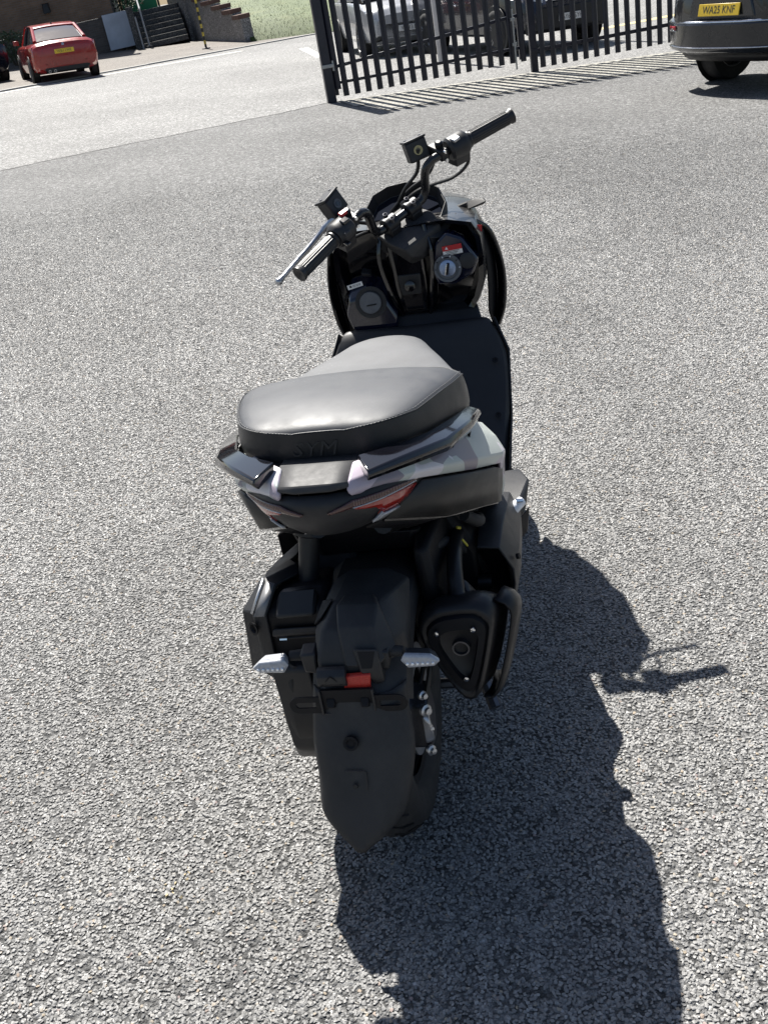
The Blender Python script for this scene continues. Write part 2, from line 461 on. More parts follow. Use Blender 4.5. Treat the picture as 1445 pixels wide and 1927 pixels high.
# ------------------------------------------------------------------ ground, road, pavement
UP = Vector((-0.0824, -0.0028, 0.9966)).normalized()      # plumb line: the car park falls away to the right
F0 = Vector((0.03, 15.32, 0)); F1 = Vector((2.963, 15.775, 0)); FD = (F1-F0).normalized(); FN = Vector((FD.y, -FD.x, 0))   # FN: towards the camera
def sheet(name, poly, z, mat):
    return struct(mesh(name, [(x, y, z) for x, y in poly], [tuple(range(len(poly)))], mat, None, smooth=0))
sheet('ground', [(-250, -60), (250, -60), (250, 400), (-250, 400)], 0.0, 'tarmac_dark')
fr = F0+FD*30; fl = F0
bl = Vector((-3.91, 12.65, 0)); bdir = (F0-bl).normalized(); far = F0-bdir*60
wob = []
for i in range(400, 0, -1):
    q = F0-bdir*(i*0.12+0.15); nn = Vector((-bdir.y, bdir.x, 0))*(0.05*mnoise.noise(Vector((i*0.21, 0.3, 0)))+0.03*mnoise.noise(Vector((i*0.9, 7.3, 0))))
    wob.append((q.x+nn.x, q.y+nn.y))
sheet('pale_road', [(far.x, far.y)]+wob+[(F0.x-0.12, F0.y-0.02), (F0.x+0.1, F0.y+0.02), (fr.x, fr.y), (150, 300), (-150, 300)], 0.004, 'tarmac_pale')
a = F0+FD*0.2+FN*1.95; b_ = F0+FD*30+FN*1.95
# uneven front edge of the concrete apron
pts = [(F0.x+0.1, F0.y)]
for i in range(0, 150):
    t = 0.15+i*0.08
    p = F0+FD*t+FN*((1.86 if i > 2 else 0.9)+0.05*mnoise.noise(Vector((t*1.7, 3.1, 0)))+0.03*mnoise.noise(Vector((t*6, 1.1, 0))))
    pts.append((p.x, p.y))
p = F0+FD*12.2; pts.append((p.x, p.y))
sheet('concrete_apron', pts, 0.008, 'concrete_strip')
# parking lines behind the fence and by the gate
sheet('parking_line', [(-0.62, 29.2), (-0.38, 29.2), (0.03, 24.9), (-0.16, 24.9)], 0.008, 'line_white')
sheet('parking_line', [(5.0, 22.2), (5.3, 22.0), (9.5, 24.6), (9.2, 24.9)], 0.008, 'line_yellow')
sheet('parking_line', [(4.55, 20.2), (4.75, 20.05), (8.4, 21.9), (8.2, 22.1)], 0.008, 'line_yellow')
sheet('parking_line', [(-10.5, 24.7), (-2.2, 31.7), (-2.32, 31.86), (-10.6, 24.9)], 0.008, 'line_white')
# pavement with kerb along the far side
KA, KB = Vector((-13.0, 22.2, 0)), Vector((1.2, 37.6, 0))
kd = (KB-KA).normalized(); kn = Vector((-kd.y, kd.x, 0))
KL = (KB-KA).length
kerb_root = sheet('pavement', [(KA.x, KA.y), (KB.x, KB.y), (KB.x+kn.x*16, KB.y+kn.y*16), (KA.x+kn.x*16, KA.y+kn.y*16)], 0.03, 'paving_pink')
n = int(KL/0.92); 
me0 = None
for i in range(n):
    p = KA+kd*(i*0.92+0.46)
    if me0 is None:
        k0 = Geo().box((0, 0, 0.01), (0.905, 0.15, 0.06)).build('kerb_stone', 'kerb_stone', kerb_root, bevel=0.012); me0 = k0.data; k = k0
    else:
        k = k0.copy(); COL.objects.link(k)
    k.location = p-kn*0.078; k.rotation_euler = (0, 0, math.atan2(kd.y, kd.x)+random.uniform(-0.004, 0.004)); k.location.z = random.uniform(-0.004, 0.004)

# ------------------------------------------------------------------ palisade fence
def pale_mesh(h, z0):
    g = Geo()
    w, d = 0.041, 0.016
    pr = [(-w, 0), (-w*0.55, d), (-w*0.2, d*0.5), (0, d*0.35), (w*0.2, d*0.5), (w*0.55, d), (w, 0), (w*0.55, d-0.006), (0, -0.004), (-w*0.55, d-0.006)]
    secs = []
    for z, k in ((z0, 1), (h-0.1, 1), (h, 0.15)):
        secs.append([(x*k, -y, z) for x, y in pr])
    return g.loft(secs)
FM = Matrix(((FD.x, -FN.x, UP.x, 0), (FD.y, -FN.y, UP.y, 0), (FD.z, -FN.z, UP.z, 0), (0, 0, 0, 1)))   # x along fence, y away from camera, z plumb
def fence_mat(t, off=0.0):
    p = F0+FD*t-FN*off; M = FM.copy(); M.translation = p; return M
PITCH_P = 0.1618
FH = 2.75
gate = thing('palisade_gate', 'dark navy steel palisade gate leaf with diagonal brace and hinge post', 'gate', M=fence_mat(0))
gp = Geo()
gp.box((0.0, 0, FH/2+0.05), (0.12, 0.12, FH+0.1))
Geo().box((0.0, 0, FH/2+0.05), (0.125, 0.125, FH+0.1)).build('hinge_post', 'fence_paint', gate, bevel=0.008)
Geo().box((0.02, -0.07, 0.47), (0.16, 0.03, 0.045)).build('hinge_bracket', 'galvanised', gate, bevel=0.004)
Geo().tube([(0.09, -0.05, 0.40), (0.09, -0.05, 0.53)], 0.016, 10).build('hinge_pin', 'galvanised', gate)
base = None
for i in range(-1, 17):
    t = 0.215+i*PITCH_P
    if base is None:
        base = pale_mesh(FH, 0.055).build('pale', 'fence_paint', gate, smooth=30); o = base
    else:
        o = base.copy(); COL.objects.link(o)
    o.location = (t-0.0 if i >= 0 else 0.115, -0.03, (0.0 if i >= 0 else 0.10)); o.rotation_euler = (0, random.uniform(-0.004, 0.004), 0)
for nm, z0, z1, th in (('lower_rail', 0.235, 0.235, 0.04), ('diagonal_brace', 0.44, 0.66, 0.045), ('upper_rail', 2.35, 2.35, 0.05)):
    Geo().loft([[(x, y, z+dz) for y, dz in ((0.0, -th/2), (0.035, -th/2), (0.035, th/2), (0.0, th/2))] for x, z in ((0.1, z0), (2.86, z1))]).build(nm, 'fence_paint', gate, bevel=0.003)
for x in (0.1, 2.80): Geo().box((x, 0.06, FH/2), (0.05, 0.05, FH-0.15)).build('gate_stile', 'fence_paint', gate, bevel=0.004)
Geo().tube([(2.68, -0.07, -0.03), (2.68, -0.07, 0.75)], 0.013, 8).build('drop_bolt', 'galvanised', gate)
for z in (0.62, 0.3): Geo().box((2.68, -0.06, z), (0.06, 0.03, 0.04)).build('bolt_keeper', 'galvanised', gate, bevel=0.003)
fence = thing('palisade_fence', 'dark navy steel palisade fence panel right of the gate, beside the grey car', 'fence', M=fence_mat(2.968))
for x in (0.0, 2.75, 5.5):
    Geo().box((x, 0.0, FH/2+0.02), (0.1, 0.06, FH+0.04)).build('fence_post', 'fence_paint', fence, bevel=0.005)
for i in range(1, 42):
    x = 0.11+(i-1)*PITCH_P
    if abs(x-2.75) < 0.06: continue
    o = base.copy(); COL.objects.link(o); o.parent = fence
    o.location = (x, -0.06, 0.0); o.rotation_euler = (0, random.uniform(-0.004, 0.004), 0)
for nm, z0 in (('lower_rail', 0.29), ('upper_rail', 2.35)):
    Geo().loft([[(x, y, z0+dz) for y, dz in ((-0.045, -0.025), (-0.032, -0.025), (-0.032, 0.025), (-0.045, 0.025))] for x in (-0.05, 7.0)]).build(nm, 'fence_paint', fence, bevel=0.002)

# posts inside the yard
for (x, y), h_, lab in (((2.02, 19.43), 3.2, 'slim off-white steel post behind the gate, next to the pale van'), ((4.75, 20.09), 3.2, 'slim off-white steel post behind the fence, in front of the dark car')):
    M = Matrix.Translation((x, y, 0)) @ Matrix(((1, 0, UP.x), (0, 1, UP.y), (0, 0, UP.z))).to_4x4()
    t = thing('steel_post', lab, 'post', M=M, group='posts in the yard')
    Geo().lathe([(0, 0.0001), (0, 0.055), (h_, 0.055), (h_, 0.0001)], (0, 0, 0), (0, 0, 1), 16, cap=False).build('shaft', 'post_white', t)
    Geo().lathe([(0.0, 0.11), (0.012, 0.11), (0.02, 0.06)], (0, 0, 0.002), (0, 0, 1), 16, cap=False).build('base_plate', 'galvanised', t)
    Geo().lathe([(h_, 0.065), (h_+0.02, 0.06), (h_+0.03, 0.0001)], (0, 0, 0), (0, 0, 1), 16, cap=False).build('cap', 'galvanised', t)
# yellow warning strip low wall far behind
# ------------------------------------------------------------------ building, steps, bank
def plumb_frame(p, direction):
    d = Vector((direction[0], direction[1], 0)); d = (d-UP*d.dot(UP)).normalized(); n_ = UP.cross(d)
    return Matrix(((d.x, n_.x, UP.x, p[0]), (d.y, n_.y, UP.y, p[1]), (d.z, n_.z, UP.z, p[2] if len(p) > 2 else 0), (0, 0, 0, 1)))
WB = Vector((-8.05, 41.9, 0.1)); WDIR = Vector((0.86, -0.1, 0)).normalized()
bld = thing('brick_building', 'brown brick building wall in shade behind the red car', 'building', M=plumb_frame((-8.05, 42.6, 0.0), (0.99, 0.12)))
# local x along the wall (right), y away, z up ; right corner at x = 0
Geo().box((-8.0, 0.15, 0.55), (17.4, 0.3, 1.3)).build('plinth', 'brick_brown', bld)
Geo().box((-8.0, 0.19, 3.7), (17.3, 0.3, 4.99)).build('wall', 'brick_tan', bld)
Geo().box((0.35, 3.2, 3.0), (0.6, 6.0, 6.4)).build('end_wall', 'brick_brown', bld)
lampx = Geo().hull([(-1.75, 0, 1.75), (-1.5, 0, 1.75), (-1.75, -0.2, 1.72), (-1.5, -0.2, 1.72), (-1.75, 0, 2.05), (-1.5, 0, 2.05), (-1.7, -0.16, 2.02), (-1.55, -0.16, 2.02)]).build('wall_box', 'car_trim', bld, bevel=0.01)
for zz in (3.0,):
    for xx in (-14.5, -11.0, -7.5, -4.0):
        wdw = Geo().box((xx, -0.0, zz+0.7), (1.5, 0.12, 1.3)).build('window', 'car_white', bld, bevel=0.01)
        Geo().box((xx, -0.063, zz+0.7), (1.36, 0.02, 1.16)).build('pane', 'car_glass', wdw)
Geo().box((-8.0, -0.1, 6.35), (17.8, 1.0, 0.25)).build('eaves', 'car_trim', bld, bevel=0.02)
# board leaning by the wall
bd = Geo().box((0, 0, 0.62), (1.0, 0.03, 1.2))
bo_ = bd.build('white_board', 'board_white', None, bevel=0.004)
bo_.matrix_world = plumb_frame((-7.32, 42.35, 0.105), (0.97, -0.02)) @ Matrix.Rotation(R(-6), 4, 'X')
tag(bo_, 'pale blue-white flat board leaning against the brick wall', 'board')
# steps going up between retaining walls
STM = plumb_frame((-6.2, 41.6, 0.03), (0.985, 0.16))
stairs = thing('outdoor_steps', 'flight of shaded concrete steps leading up to the green door', 'steps', M=STM)
for i in range(7):
    Geo().box((0.55, 0.2+i*0.32+1.2, 0.09+i*0.18-0.09*0+0.0), (1.7, 0.33+2.4, 0.178)).build('step', 'step_concrete', stairs, bevel=0.012)
Geo().box((-0.42, 1.3, 0.7), (0.24, 2.6, 1.5)).build('side_wall', 'step_concrete', stairs, bevel=0.02)
Geo().box((0.5, 5.6, 0.63), (3.4, 3.6, 1.26)).build('landing', 'step_concrete', stairs)
dr = thing('green_door', 'bright green door panel at the top of the steps', 'door', M=STM @ Matrix.Translation((0.0, 4.0, 1.26)))
Geo().box((0.05, 0.1, 1.05), (1.35, 0.05, 2.1)).build('leaf', 'door_green', dr, bevel=0.006)
Geo().box((-0.68, 0.12, 1.08), (0.08, 0.1, 2.16)).box((0.78, 0.12, 1.08), (0.08, 0.1, 2.16)).box((0.05, 0.12, 2.2), (1.54, 0.1, 0.08)).build('frame', 'car_trim', dr, bevel=0.006)
Geo().box((0.62, 0.05, 1.0), (0.04, 0.04, 0.3)).build('handle', 'alloy_satin', dr, bevel=0.005)
hr = thing('handrail', 'pale grey tubular handrail at the foot of the steps', 'handrail', M=STM)
g_ = Geo()
Geo().tube(spline([(-0.05, -0.05, 0.02), (-0.05, -0.05, 1.25), (-0.05, 0.1, 1.35), (-0.05, 2.3, 2.65)], 6), 0.03, 8).build('rail', 'rail_grey', hr)
Geo().tube([(-0.28, -0.05, 0.02), (-0.28, -0.05, 1.1)], 0.028, 8).build('upright', 'rail_grey', hr)
Geo().tube([(-0.05, 2.2, 1.2), (-0.05, 2.2, 2.6)], 0.028, 8).build('upright', 'rail_grey', hr)
Geo().box((-0.05, -0.05, 0.04), (0.22, 0.22, 0.1)).build('foot', 'step_concrete', hr, bevel=0.01)
# stepped retaining wall on the right of the steps with brick coping
RA, RB = Vector((-4.75, 43.2, 0.03)), Vector((-2.42, 36.3, 0.03))
RD = (RB-RA); RL_ = RD.length
RM = plumb_frame(tuple(RA), (RD.x, RD.y))
ret = thing('retaining_wall', 'grey rendered retaining wall stepping down beside the grass bank', 'wall', M=RM)
ns = 6
hs_ = [1.5, 1.34, 1.15, 0.95, 0.76, 0.57]
xs_ = [0, 1.2, 2.5, 3.9, 5.2, 6.4, RL_]
for i in range(ns):
    x0, x1 = xs_[i], xs_[i+1]; h_ = hs_[i]
    seg_ = Geo().box(((x0+x1)/2, 0.16, h_/2-0.12), (x1-x0, 0.32, h_+0.1)).build('wall_section', 'render_grey', ret)
    nb = max(3, int((x1-x0)/0.23))
    for k in range(nb):
        w_ = (x1-x0)/nb
        Geo().box((x0+w_*(k+0.5), 0.15, h_-0.0), (w_-0.012, 0.4, 0.13)).build('coping_brick', 'coping_brick', ret, bevel=0.008)
# wall that closes the steps on their right
Geo().box((-1.3, 0.0, 1.0), (2.6, 0.3, 2.0)).build('wall_section', 'render_grey', ret)
# grass bank behind it: footprint in ground coordinates, rising away from the path
gv = []; gf = []
NX, NY = 40, 36
def bank_pt(u, w):
    """u 0..1 left to right, w 0..1 front to back"""
    y = 36.15+w*w*34+w*6
    xl = -2.42+(36.3-y)*(-0.338)*(-1) if y < 44 else -2.42-7.7*0.338-(y-44)*0.1
    x = (xl+0.16)+u*(13-xl)
    z = 0.02+0.42*min(1, w*9)*(1-0.75*min(1, max(0, u-0.1)*3))+0.135*(y-36.15)*(1 if y < 44 else 1.0)
    return x, y, z+0.05*mnoise.noise(Vector((x*0.7, y*0.7, 0)))
for i in range(NX+1):
    for j in range(NY+1):
        gv.append(bank_pt(i/NX, j/NY))
for i in range(NX):
    for j in range(NY):
        a0 = i*(NY+1)+j; gf.append((a0, a0+1, a0+NY+2, a0+NY+1))
# ------------------------------------------------------------------ the scooter
PSI, PHI = R(12.0), R(2.5)
_x = Vector((math.sin(PSI), math.cos(PSI), 0)); _yl = Vector((-math.cos(PSI), math.sin(PSI), 0)); _z = Vector((0, 0, 1))
_y2 = _yl*math.cos(PHI) - _z*math.sin(PHI); _z2 = _z*math.cos(PHI) + _yl*math.sin(PHI)
SM = Matrix(((_x.x, _y2.x, _z2.x, -0.031), (_x.y, _y2.y, _z2.y, 1.643), (_x.z, _y2.z, _z2.z, 0.0), (0, 0, 0, 1)))
S = thing('scooter', 'black and grey camouflage motor scooter parked with handlebars turned left', 'scooter', M=SM)
# steering frame (x forward, y left, z up along the steering axis), turned left
STEER = R(45.3)
_th = R(26)
_a = Vector((-math.sin(_th), 0, math.cos(_th))); _e1 = Vector((math.cos(_th), 0, math.sin(_th))); _e2 = Vector((0, 1, 0))
_f1 = _e1*math.cos(STEER)+_e2*math.sin(STEER); _l1 = -_e1*math.sin(STEER)+_e2*math.cos(STEER)
BM = Matrix(((_f1.x, _l1.x, _a.x, 1.029), (_f1.y, _l1.y, _a.y, 0), (_f1.z, _l1.z, _a.z, 0.977), (0, 0, 0, 1)))
def steer(o):
    o.matrix_parent_inverse.identity(); o.matrix_basis = BM; return o

RW = Vector((-0.015, -0.012, 0.262)); RR_ = 0.262
def tyre_prof(r, w, rim):
    return [(-w*0.62, rim), (-w*0.88, rim+0.012), (-w, rim+(r-rim)*0.45), (-w*0.93, rim+(r-rim)*0.68), (-w*0.72, r-0.021), (-w*0.42, r-0.007), (0, r),
            (w*0.42, r-0.007), (w*0.72, r-0.021), (w*0.93, rim+(r-rim)*0.68), (w, rim+(r-rim)*0.45), (w*0.88, rim+0.012), (w*0.62, rim)]
def make_wheel(name, c, r, w, rim, parent, disc_side):
    g = Geo().lathe(tyre_prof(r, w, rim), c, (0, 1, 0), 64, cap=False)
    wh = g.build(name, 'rubber', parent, smooth=60)
    wh['label'] = 'black road tyre on a dark cast wheel'
    t = Geo()
    for k in range(30):
        a = 2*math.pi*k/30
        for sgn in (-1, 1):
            aa = a + (0.1 if sgn > 0 else 0)
            p = []
            for t0, yy, rr in ((0.0, 0.2, r-0.0015), (0.10, 0.5, r-0.009), (0.17, 0.75, r-0.021)):
                p.append(Vector(c)+Vector((math.cos(aa+t0)*rr, sgn*w*yy, math.sin(aa+t0)*rr)))
            t.tube(p, 0.0022, 4)
    t.build('tread_groove', 'plastic_dark', wh, smooth=0)['kind'] = 'stuff'
    rg = Geo().lathe([(-w*0.62, rim-0.016), (-w*0.66, rim+0.004), (-w*0.58, rim+0.004), (-w*0.5, rim-0.012), (w*0.5, rim-0.012), (w*0.58, rim+0.004), (w*0.66, rim+0.004), (w*0.62, rim-0.016), (0, rim-0.022)], c, (0, 1, 0), 48, cap=False)
    rg.build('rim', 'cast_black', wh, smooth=40)
    for k in range(5):
        sp = Geo(); a = 2*math.pi*k/5+0.3
        for da in (-0.16, 0.16):
            p0 = Vector(c)+Vector((math.cos(a)*0.03, 0, math.sin(a)*0.03)); p1 = Vector(c)+Vector((math.cos(a+da)*(rim-0.014), 0, math.sin(a+da)*(rim-0.014)))
            d = (p1-p0).normalized(); sd = Vector((-d.z, 0, d.x))
            sp.loft([[p+sd*0.009*q+Vector((0, yy, 0)) for q, yy in ((-1, -0.018), (1, -0.018), (1, 0.018), (-1, 0.018))] for p in (p0, p1)])
        sp.build('spoke', 'cast_black', wh, bevel=0.003)
    Geo().lathe([(-0.06, 0.0001), (-0.06, 0.03), (-0.03, 0.042), (0.03, 0.042), (0.06, 0.03), (0.06, 0.0001)], c, (0, 1, 0), 24, cap=False).build('hub', 'cast_black', wh)
    dy = disc_side*(w*0.62+0.012)
    Geo().lathe([(dy-0.002, 0.062), (dy-0.002, 0.11), (dy+0.002, 0.11), (dy+0.002, 0.062), (dy-0.002, 0.062)], c, (0, 1, 0), 48, cap=False).build('brake_disc', 'alloy_satin', wh, smooth=30)
    return wh
make_wheel('rear_wheel', RW, RR_, 0.066, 0.165, S, -1)

# rear caliper and bracket (right side)
g = Geo().hull([(-0.105+dx, -0.082+dy, 0.262+dz) for dx, dz in ((0, 0.05), (0.05, 0.075), (0.07, 0.0), (0.04, -0.055), (-0.012, -0.04)) for dy in (-0.02, 0.022)])
cal = g.build('brake_caliper', 'steel_dark', S, bevel=0.006)
for k, (dx, dz, r_) in enumerate(((-0.006, 0.055, 0.009), (0.0, 0.015, 0.012), (0.004, -0.03, 0.008), (-0.012, -0.07, 0.01))):
    Geo().lathe([(0, 0.0001), (0, r_), (0.006, r_), (0.008, r_*0.6), (0.014, r_*0.55), (0.015, 0.0001)], (-0.112+dx, -0.096, 0.295+dz), (-0.7, -0.8, 0.15), 12, cap=False).build('caliper_bolt', 'alloy_satin', cal)
Geo().hull([(-0.118, -0.09, 0.30), (-0.12, -0.105, 0.285), (-0.122, -0.09, 0.235), (-0.115, -0.108, 0.24), (-0.1, -0.1, 0.3), (-0.1, -0.1, 0.23)]).build('caliper_lug', 'alloy_satin', cal, bevel=0.004)
Geo().tube(spline([(-0.09, -0.1, 0.33), (-0.06, -0.115, 0.39), (0.02, -0.12, 0.44), (0.1, -0.12, 0.46)], 5), 0.005, 8).build('brake_line', 'cable_black', cal)

# ---- rear hugger: band round the tyre, then the long flap
def band(ang0, ang1, n, rad, prof, cx=-0.02, cz=0.268):
    secs = []
    for i in range(n+1):
        a = ang0+(ang1-ang0)*i/n
        secs.append([(cx-math.sin(a)*(rad+dr), y, cz+math.cos(a)*(rad+dr)) for y, dr in prof])
    return secs
FEN = Geo()
prof = [(-0.102, -0.05), (-0.098, -0.012), (-0.066, 0.008), (-0.01, 0.01), (0.04, 0.008), (0.068, -0.012), (0.07, -0.05), (0.065, -0.05), (0.063, -0.016), (0.036, 0.002), (-0.01, 0.004), (-0.06, 0.002), (-0.092, -0.016), (-0.097, -0.05)]
FEN.loft(band(R(-45), R(52), 16, 0.29, prof, -0.015, 0.262))
fender = FEN.build('rear_fender', 'flap_plastic', S, smooth=30)
# faceted tail piece of the fender carrying lamps and plate bracket
Geo().hull([(-0.06, -0.1, 0.57), (-0.06, 0.035, 0.575), (-0.04, -0.06, 0.582), (-0.04, 0.01, 0.582), (-0.15, -0.06, 0.578), (-0.15, 0.02, 0.58), (-0.2, -0.05, 0.555), (-0.2, 0.035, 0.558),
            (-0.228, 0.046, 0.515), (-0.23, -0.05, 0.515), (-0.232, 0.046, 0.478), (-0.232, -0.045, 0.478), (-0.18, 0.055, 0.545), (-0.17, -0.1, 0.53), (-0.16, 0.055, 0.46), (-0.16, -0.1, 0.46),
            (-0.21, -0.06, 0.44), (-0.21, 0.05, 0.44), (-0.1, 0.05, 0.555), (-0.1, -0.102, 0.55)]).build('fender_tail', 'flap_plastic', fender, bevel=0.005)
Geo().hull([(-0.13, 0.045, 0.575), (-0.17, 0.058, 0.55), (-0.172, 0.04, 0.567), (-0.14, 0.022, 0.584), (-0.13, 0.035, 0.56), (-0.165, 0.05, 0.545)]).build('fender_notch', 'plastic_dark', fender, bevel=0.002)
# raised rib and shoulder facets on the tail piece
Geo().hull([(-0.165, -0.06, 0.585), (-0.165, 0.012, 0.587), (-0.205, -0.055, 0.565), (-0.205, 0.006, 0.567), (-0.238, -0.062, 0.505), (-0.238, -0.004, 0.505), (-0.2, -0.09, 0.52), (-0.2, 0.01, 0.52), (-0.13, -0.05, 0.583), (-0.13, 0.005, 0.585)]).build('fender_rib', 'flap_plastic', fender, bevel=0.004)
# long flap
FL = [(-0.252, 0.064, 0.455), (-0.262, 0.069, 0.42), (-0.288, 0.074, 0.36), (-0.311, 0.07, 0.306), (-0.335, 0.07, 0.247), (-0.346, 0.054, 0.222), (-0.358, 0.0, 0.193)]
FRt = [(-0.247, -0.1, 0.455), (-0.262, -0.1, 0.42), (-0.288, -0.105, 0.36), (-0.305, -0.1, 0.318), (-0.33, -0.085, 0.262), (-0.344, -0.064, 0.228), (-0.358, 0.0, 0.193)]
secs = []
FL = spline(FL[:-1]+[(-0.356, 0.02, 0.2)], 3); FRt = spline(FRt[:-1]+[(-0.356, -0.018, 0.2)], 3)
for (a, b2) in zip(FL, FRt):
    a = Vector(a); b2 = Vector(b2); row = []
    for t in (0, 0.04, 0.14, 0.3, 0.5, 0.7, 0.86, 0.96, 1):
        p = a.lerp(b2, t); bulge = 0.03*(1-(2*t-1)**4) - 0.03
        p = p + Vector((-bulge*0.9, 0, -bulge*0.3)) + Vector((0.0, 0, 0))
        row.append(p)
    secs.append(row)
flap = Geo().loft(secs, closed=False).build('mud_flap', 'flap_plastic', S, smooth=50, solid=0.004)
flap['label'] = 'long matte black mudguard flap with pointed tip'
Geo().lathe([(0, 0.0001), (0, 0.011), (-0.003, 0.013), (0.004, 0.013), (0.004, 0.009), (0.001, 0.006), (0.001, 0.0001)], (-0.286, 0.0, 0.384), (-0.95, 0, 0.3), 20, cap=False).build('flap_plug', 'plastic_dark', flap)
Geo().lathe([(0, 0.0001), (0, 0.005), (0.002, 0.004), (0.002, 0.0001)], (-0.313, 0.0, 0.312), (-0.95, 0, 0.3), 12, cap=False).build('flap_stud', 'cast_black', flap)
g = Geo()
for a, b2 in (((-0.302, 0.016, 0.336), (-0.302, -0.016, 0.336)), ((-0.316, -0.02, 0.304), (-0.302, -0.02, 0.334))):
    g.tube([a, b2], 0.0014, 5)
g.build('flap_mark', 'plastic_matte', flap)

# ---- plate bracket, reflector, plate lamp
g = Geo()
def slot_tab(y0, y1):
    s_ = 1 if y1 > y0 else -1
    o = []; i_ = []
    zc, r = 0.443, 0.017
    for k in range(13):
        a = -math.pi/2+math.pi*k/12
        o.append((-0.256, y1-s_*r+s_*math.cos(a)*r, zc+math.sin(a)*r)); i_.append((-0.256, y1-s_*r+s_*math.cos(a)*0.006, zc+math.sin(a)*0.006))
    o = [(-0.256, y0, zc-r)]+o+[(-0.256, y0, zc+r)]; i_ = [(-0.256, y0+s_*0.012, zc-0.006)]+i_+[(-0.256, y0+s_*0.012, zc+0.006)]
    n = len(o); V = o+i_+[(x+0.003, y, z) for x, y, z in o+i_]; F = []
    for j in range(n):
        k = (j+1) % n
        F += [(j, k, k+n, j+n), (j+2*n, j+3*n, k+3*n, k+2*n), (j, j+2*n, k+2*n, k), (j+n, k+n, k+3*n, j+3*n)]
    g.add(V, F)
slot_tab(0.044, 0.103); slot_tab(-0.044, -0.103)
g.box((-0.25, 0, 0.448), (0.006, 0.094, 0.046))
br = g.build('plate_bracket', 'plastic_dark', S, smooth=40)
for y in (0.03, -0.03):
    Geo().hull([(-0.253, y-0.008, 0.455), (-0.253, y+0.008, 0.455), (-0.262, y-0.006, 0.44), (-0.262, y+0.006, 0.44), (-0.253, y-0.008, 0.435), (-0.253, y+0.008, 0.435)]).build('bracket_clip', 'plastic_dark', br, bevel=0.002)
Geo().box((-0.254, 0.046, 0.448), (0.008, 0.004, 0.05)).box((-0.254, -0.046, 0.448), (0.008, 0.004, 0.05)).box((-0.253, 0, 0.4235), (0.008, 0.095, 0.004)).build('bracket_rib', 'plastic_matte', br, bevel=0.001)
rf = Geo().hull([(-0.246, y, z) for y, z in ((0.001, 0.493), (-0.046, 0.496), (-0.041, 0.464), (0.004, 0.461))]+[(-0.238, y, z) for y, z in ((0.001, 0.495), (-0.046, 0.498), (-0.041, 0.464), (0.004, 0.461))]).build('rear_reflector', 'reflector_red', S, bevel=0.0015)
rf['label'] = 'small red rectangular reflector above the plate bracket'
g = Geo()
g.loft([[(-0.236, y, 0.51), (-0.246, y, 0.508), (-0.254, y, 0.499), (-0.255, y, 0.487), (-0.249, y, 0.476), (-0.236, y, 0.472)] for y in (0.046, -0.004)])
lamp = g.build('plate_lamp', 'plastic_matte', S, bevel=0.002)
g = Geo()
for a, b2 in (((-0.2525, 0.039, 0.482), (-0.256, 0.021, 0.502)), ((-0.256, 0.021, 0.502), (-0.2525, 0.004, 0.482))): g.tube([a, b2], 0.0011, 5)
g.build('lamp_chevron', 'plastic_dark', lamp)
Geo().hull([(-0.232, -0.062, 0.538), (-0.232, -0.02, 0.54), (-0.243, -0.055, 0.50), (-0.243, -0.028, 0.50), (-0.215, -0.06, 0.52), (-0.215, -0.02, 0.52), (-0.24, -0.066, 0.475), (-0.22, -0.066, 0.47), (-0.238, -0.052, 0.468)]).build('lamp_mount', 'plastic_matte', S, bevel=0.003)
Geo().hull([(-0.2335, -0.058, 0.534), (-0.2335, -0.028, 0.535), (-0.2425, -0.05, 0.506), (-0.2425, -0.033, 0.506), (-0.23, -0.045, 0.52)]).build('lamp_recess', 'plastic_dark', S)

# ---- rear indicators
for s_ in (1, -1):
    hexa = [(s_*0.097, 0.51), (s_*0.104, 0.522), (s_*0.15, 0.518), (s_*0.164, 0.506), (s_*0.154, 0.496), (s_*0.108, 0.494)]
    back = [(s_*0.099, 0.508), (s_*0.105, 0.5215), (s_*0.149, 0.518), (s_*0.162, 0.507), (s_*0.153, 0.498), (s_*0.108, 0.496)]
    g = Geo().loft([[(-0.204, s_*0.122+(y-s_*0.122)*0.8, 0.5085+(z-0.5085)*0.8) for y, z in back], [(-0.222, y, z) for y, z in back]])
    ind = g.build('rear_indicator', 'lens_clear' if s_ > 0 else 'plastic_matte', S, bevel=0.002)
    Geo().loft([[(-0.222, y, z) for y, z in back], [(-0.229, y, z) for y, z in hexa], [(-0.232, s_*0.13+(y-s_*0.13)*0.8, 0.508+(z-0.508)*0.7) for y, z in hexa]]).build('lens', 'lens_clear', ind, bevel=0.0015)
    for k in range(6):
        y = s_*(0.109+k*0.0086)
        Geo().lathe([(0, 0.0001), (0, 0.0034), (0.0022, 0.0024), (0.003, 0.0001)], (-0.2322, y, 0.5045), (-1, 0, 0.1), 8, cap=False).build('led', 'led_dot', ind)
    Geo().tube([(-0.2, s_*0.055, 0.512), (-0.205, s_*0.1, 0.512)], [0.012, 0.009], 10).build('stalk', 'rubber', ind)
    Geo().hull([(-0.19, s_*0.05, 0.53), (-0.222, s_*0.05, 0.526), (-0.222, s_*0.078, 0.524), (-0.19, s_*0.078, 0.528), (-0.224, s_*0.05, 0.485), (-0.224, s_*0.074, 0.488), (-0.19, s_*0.074, 0.488), (-0.19, s_*0.05, 0.485)]).build('lamp_foot', 'plastic_matte', ind, bevel=0.004)

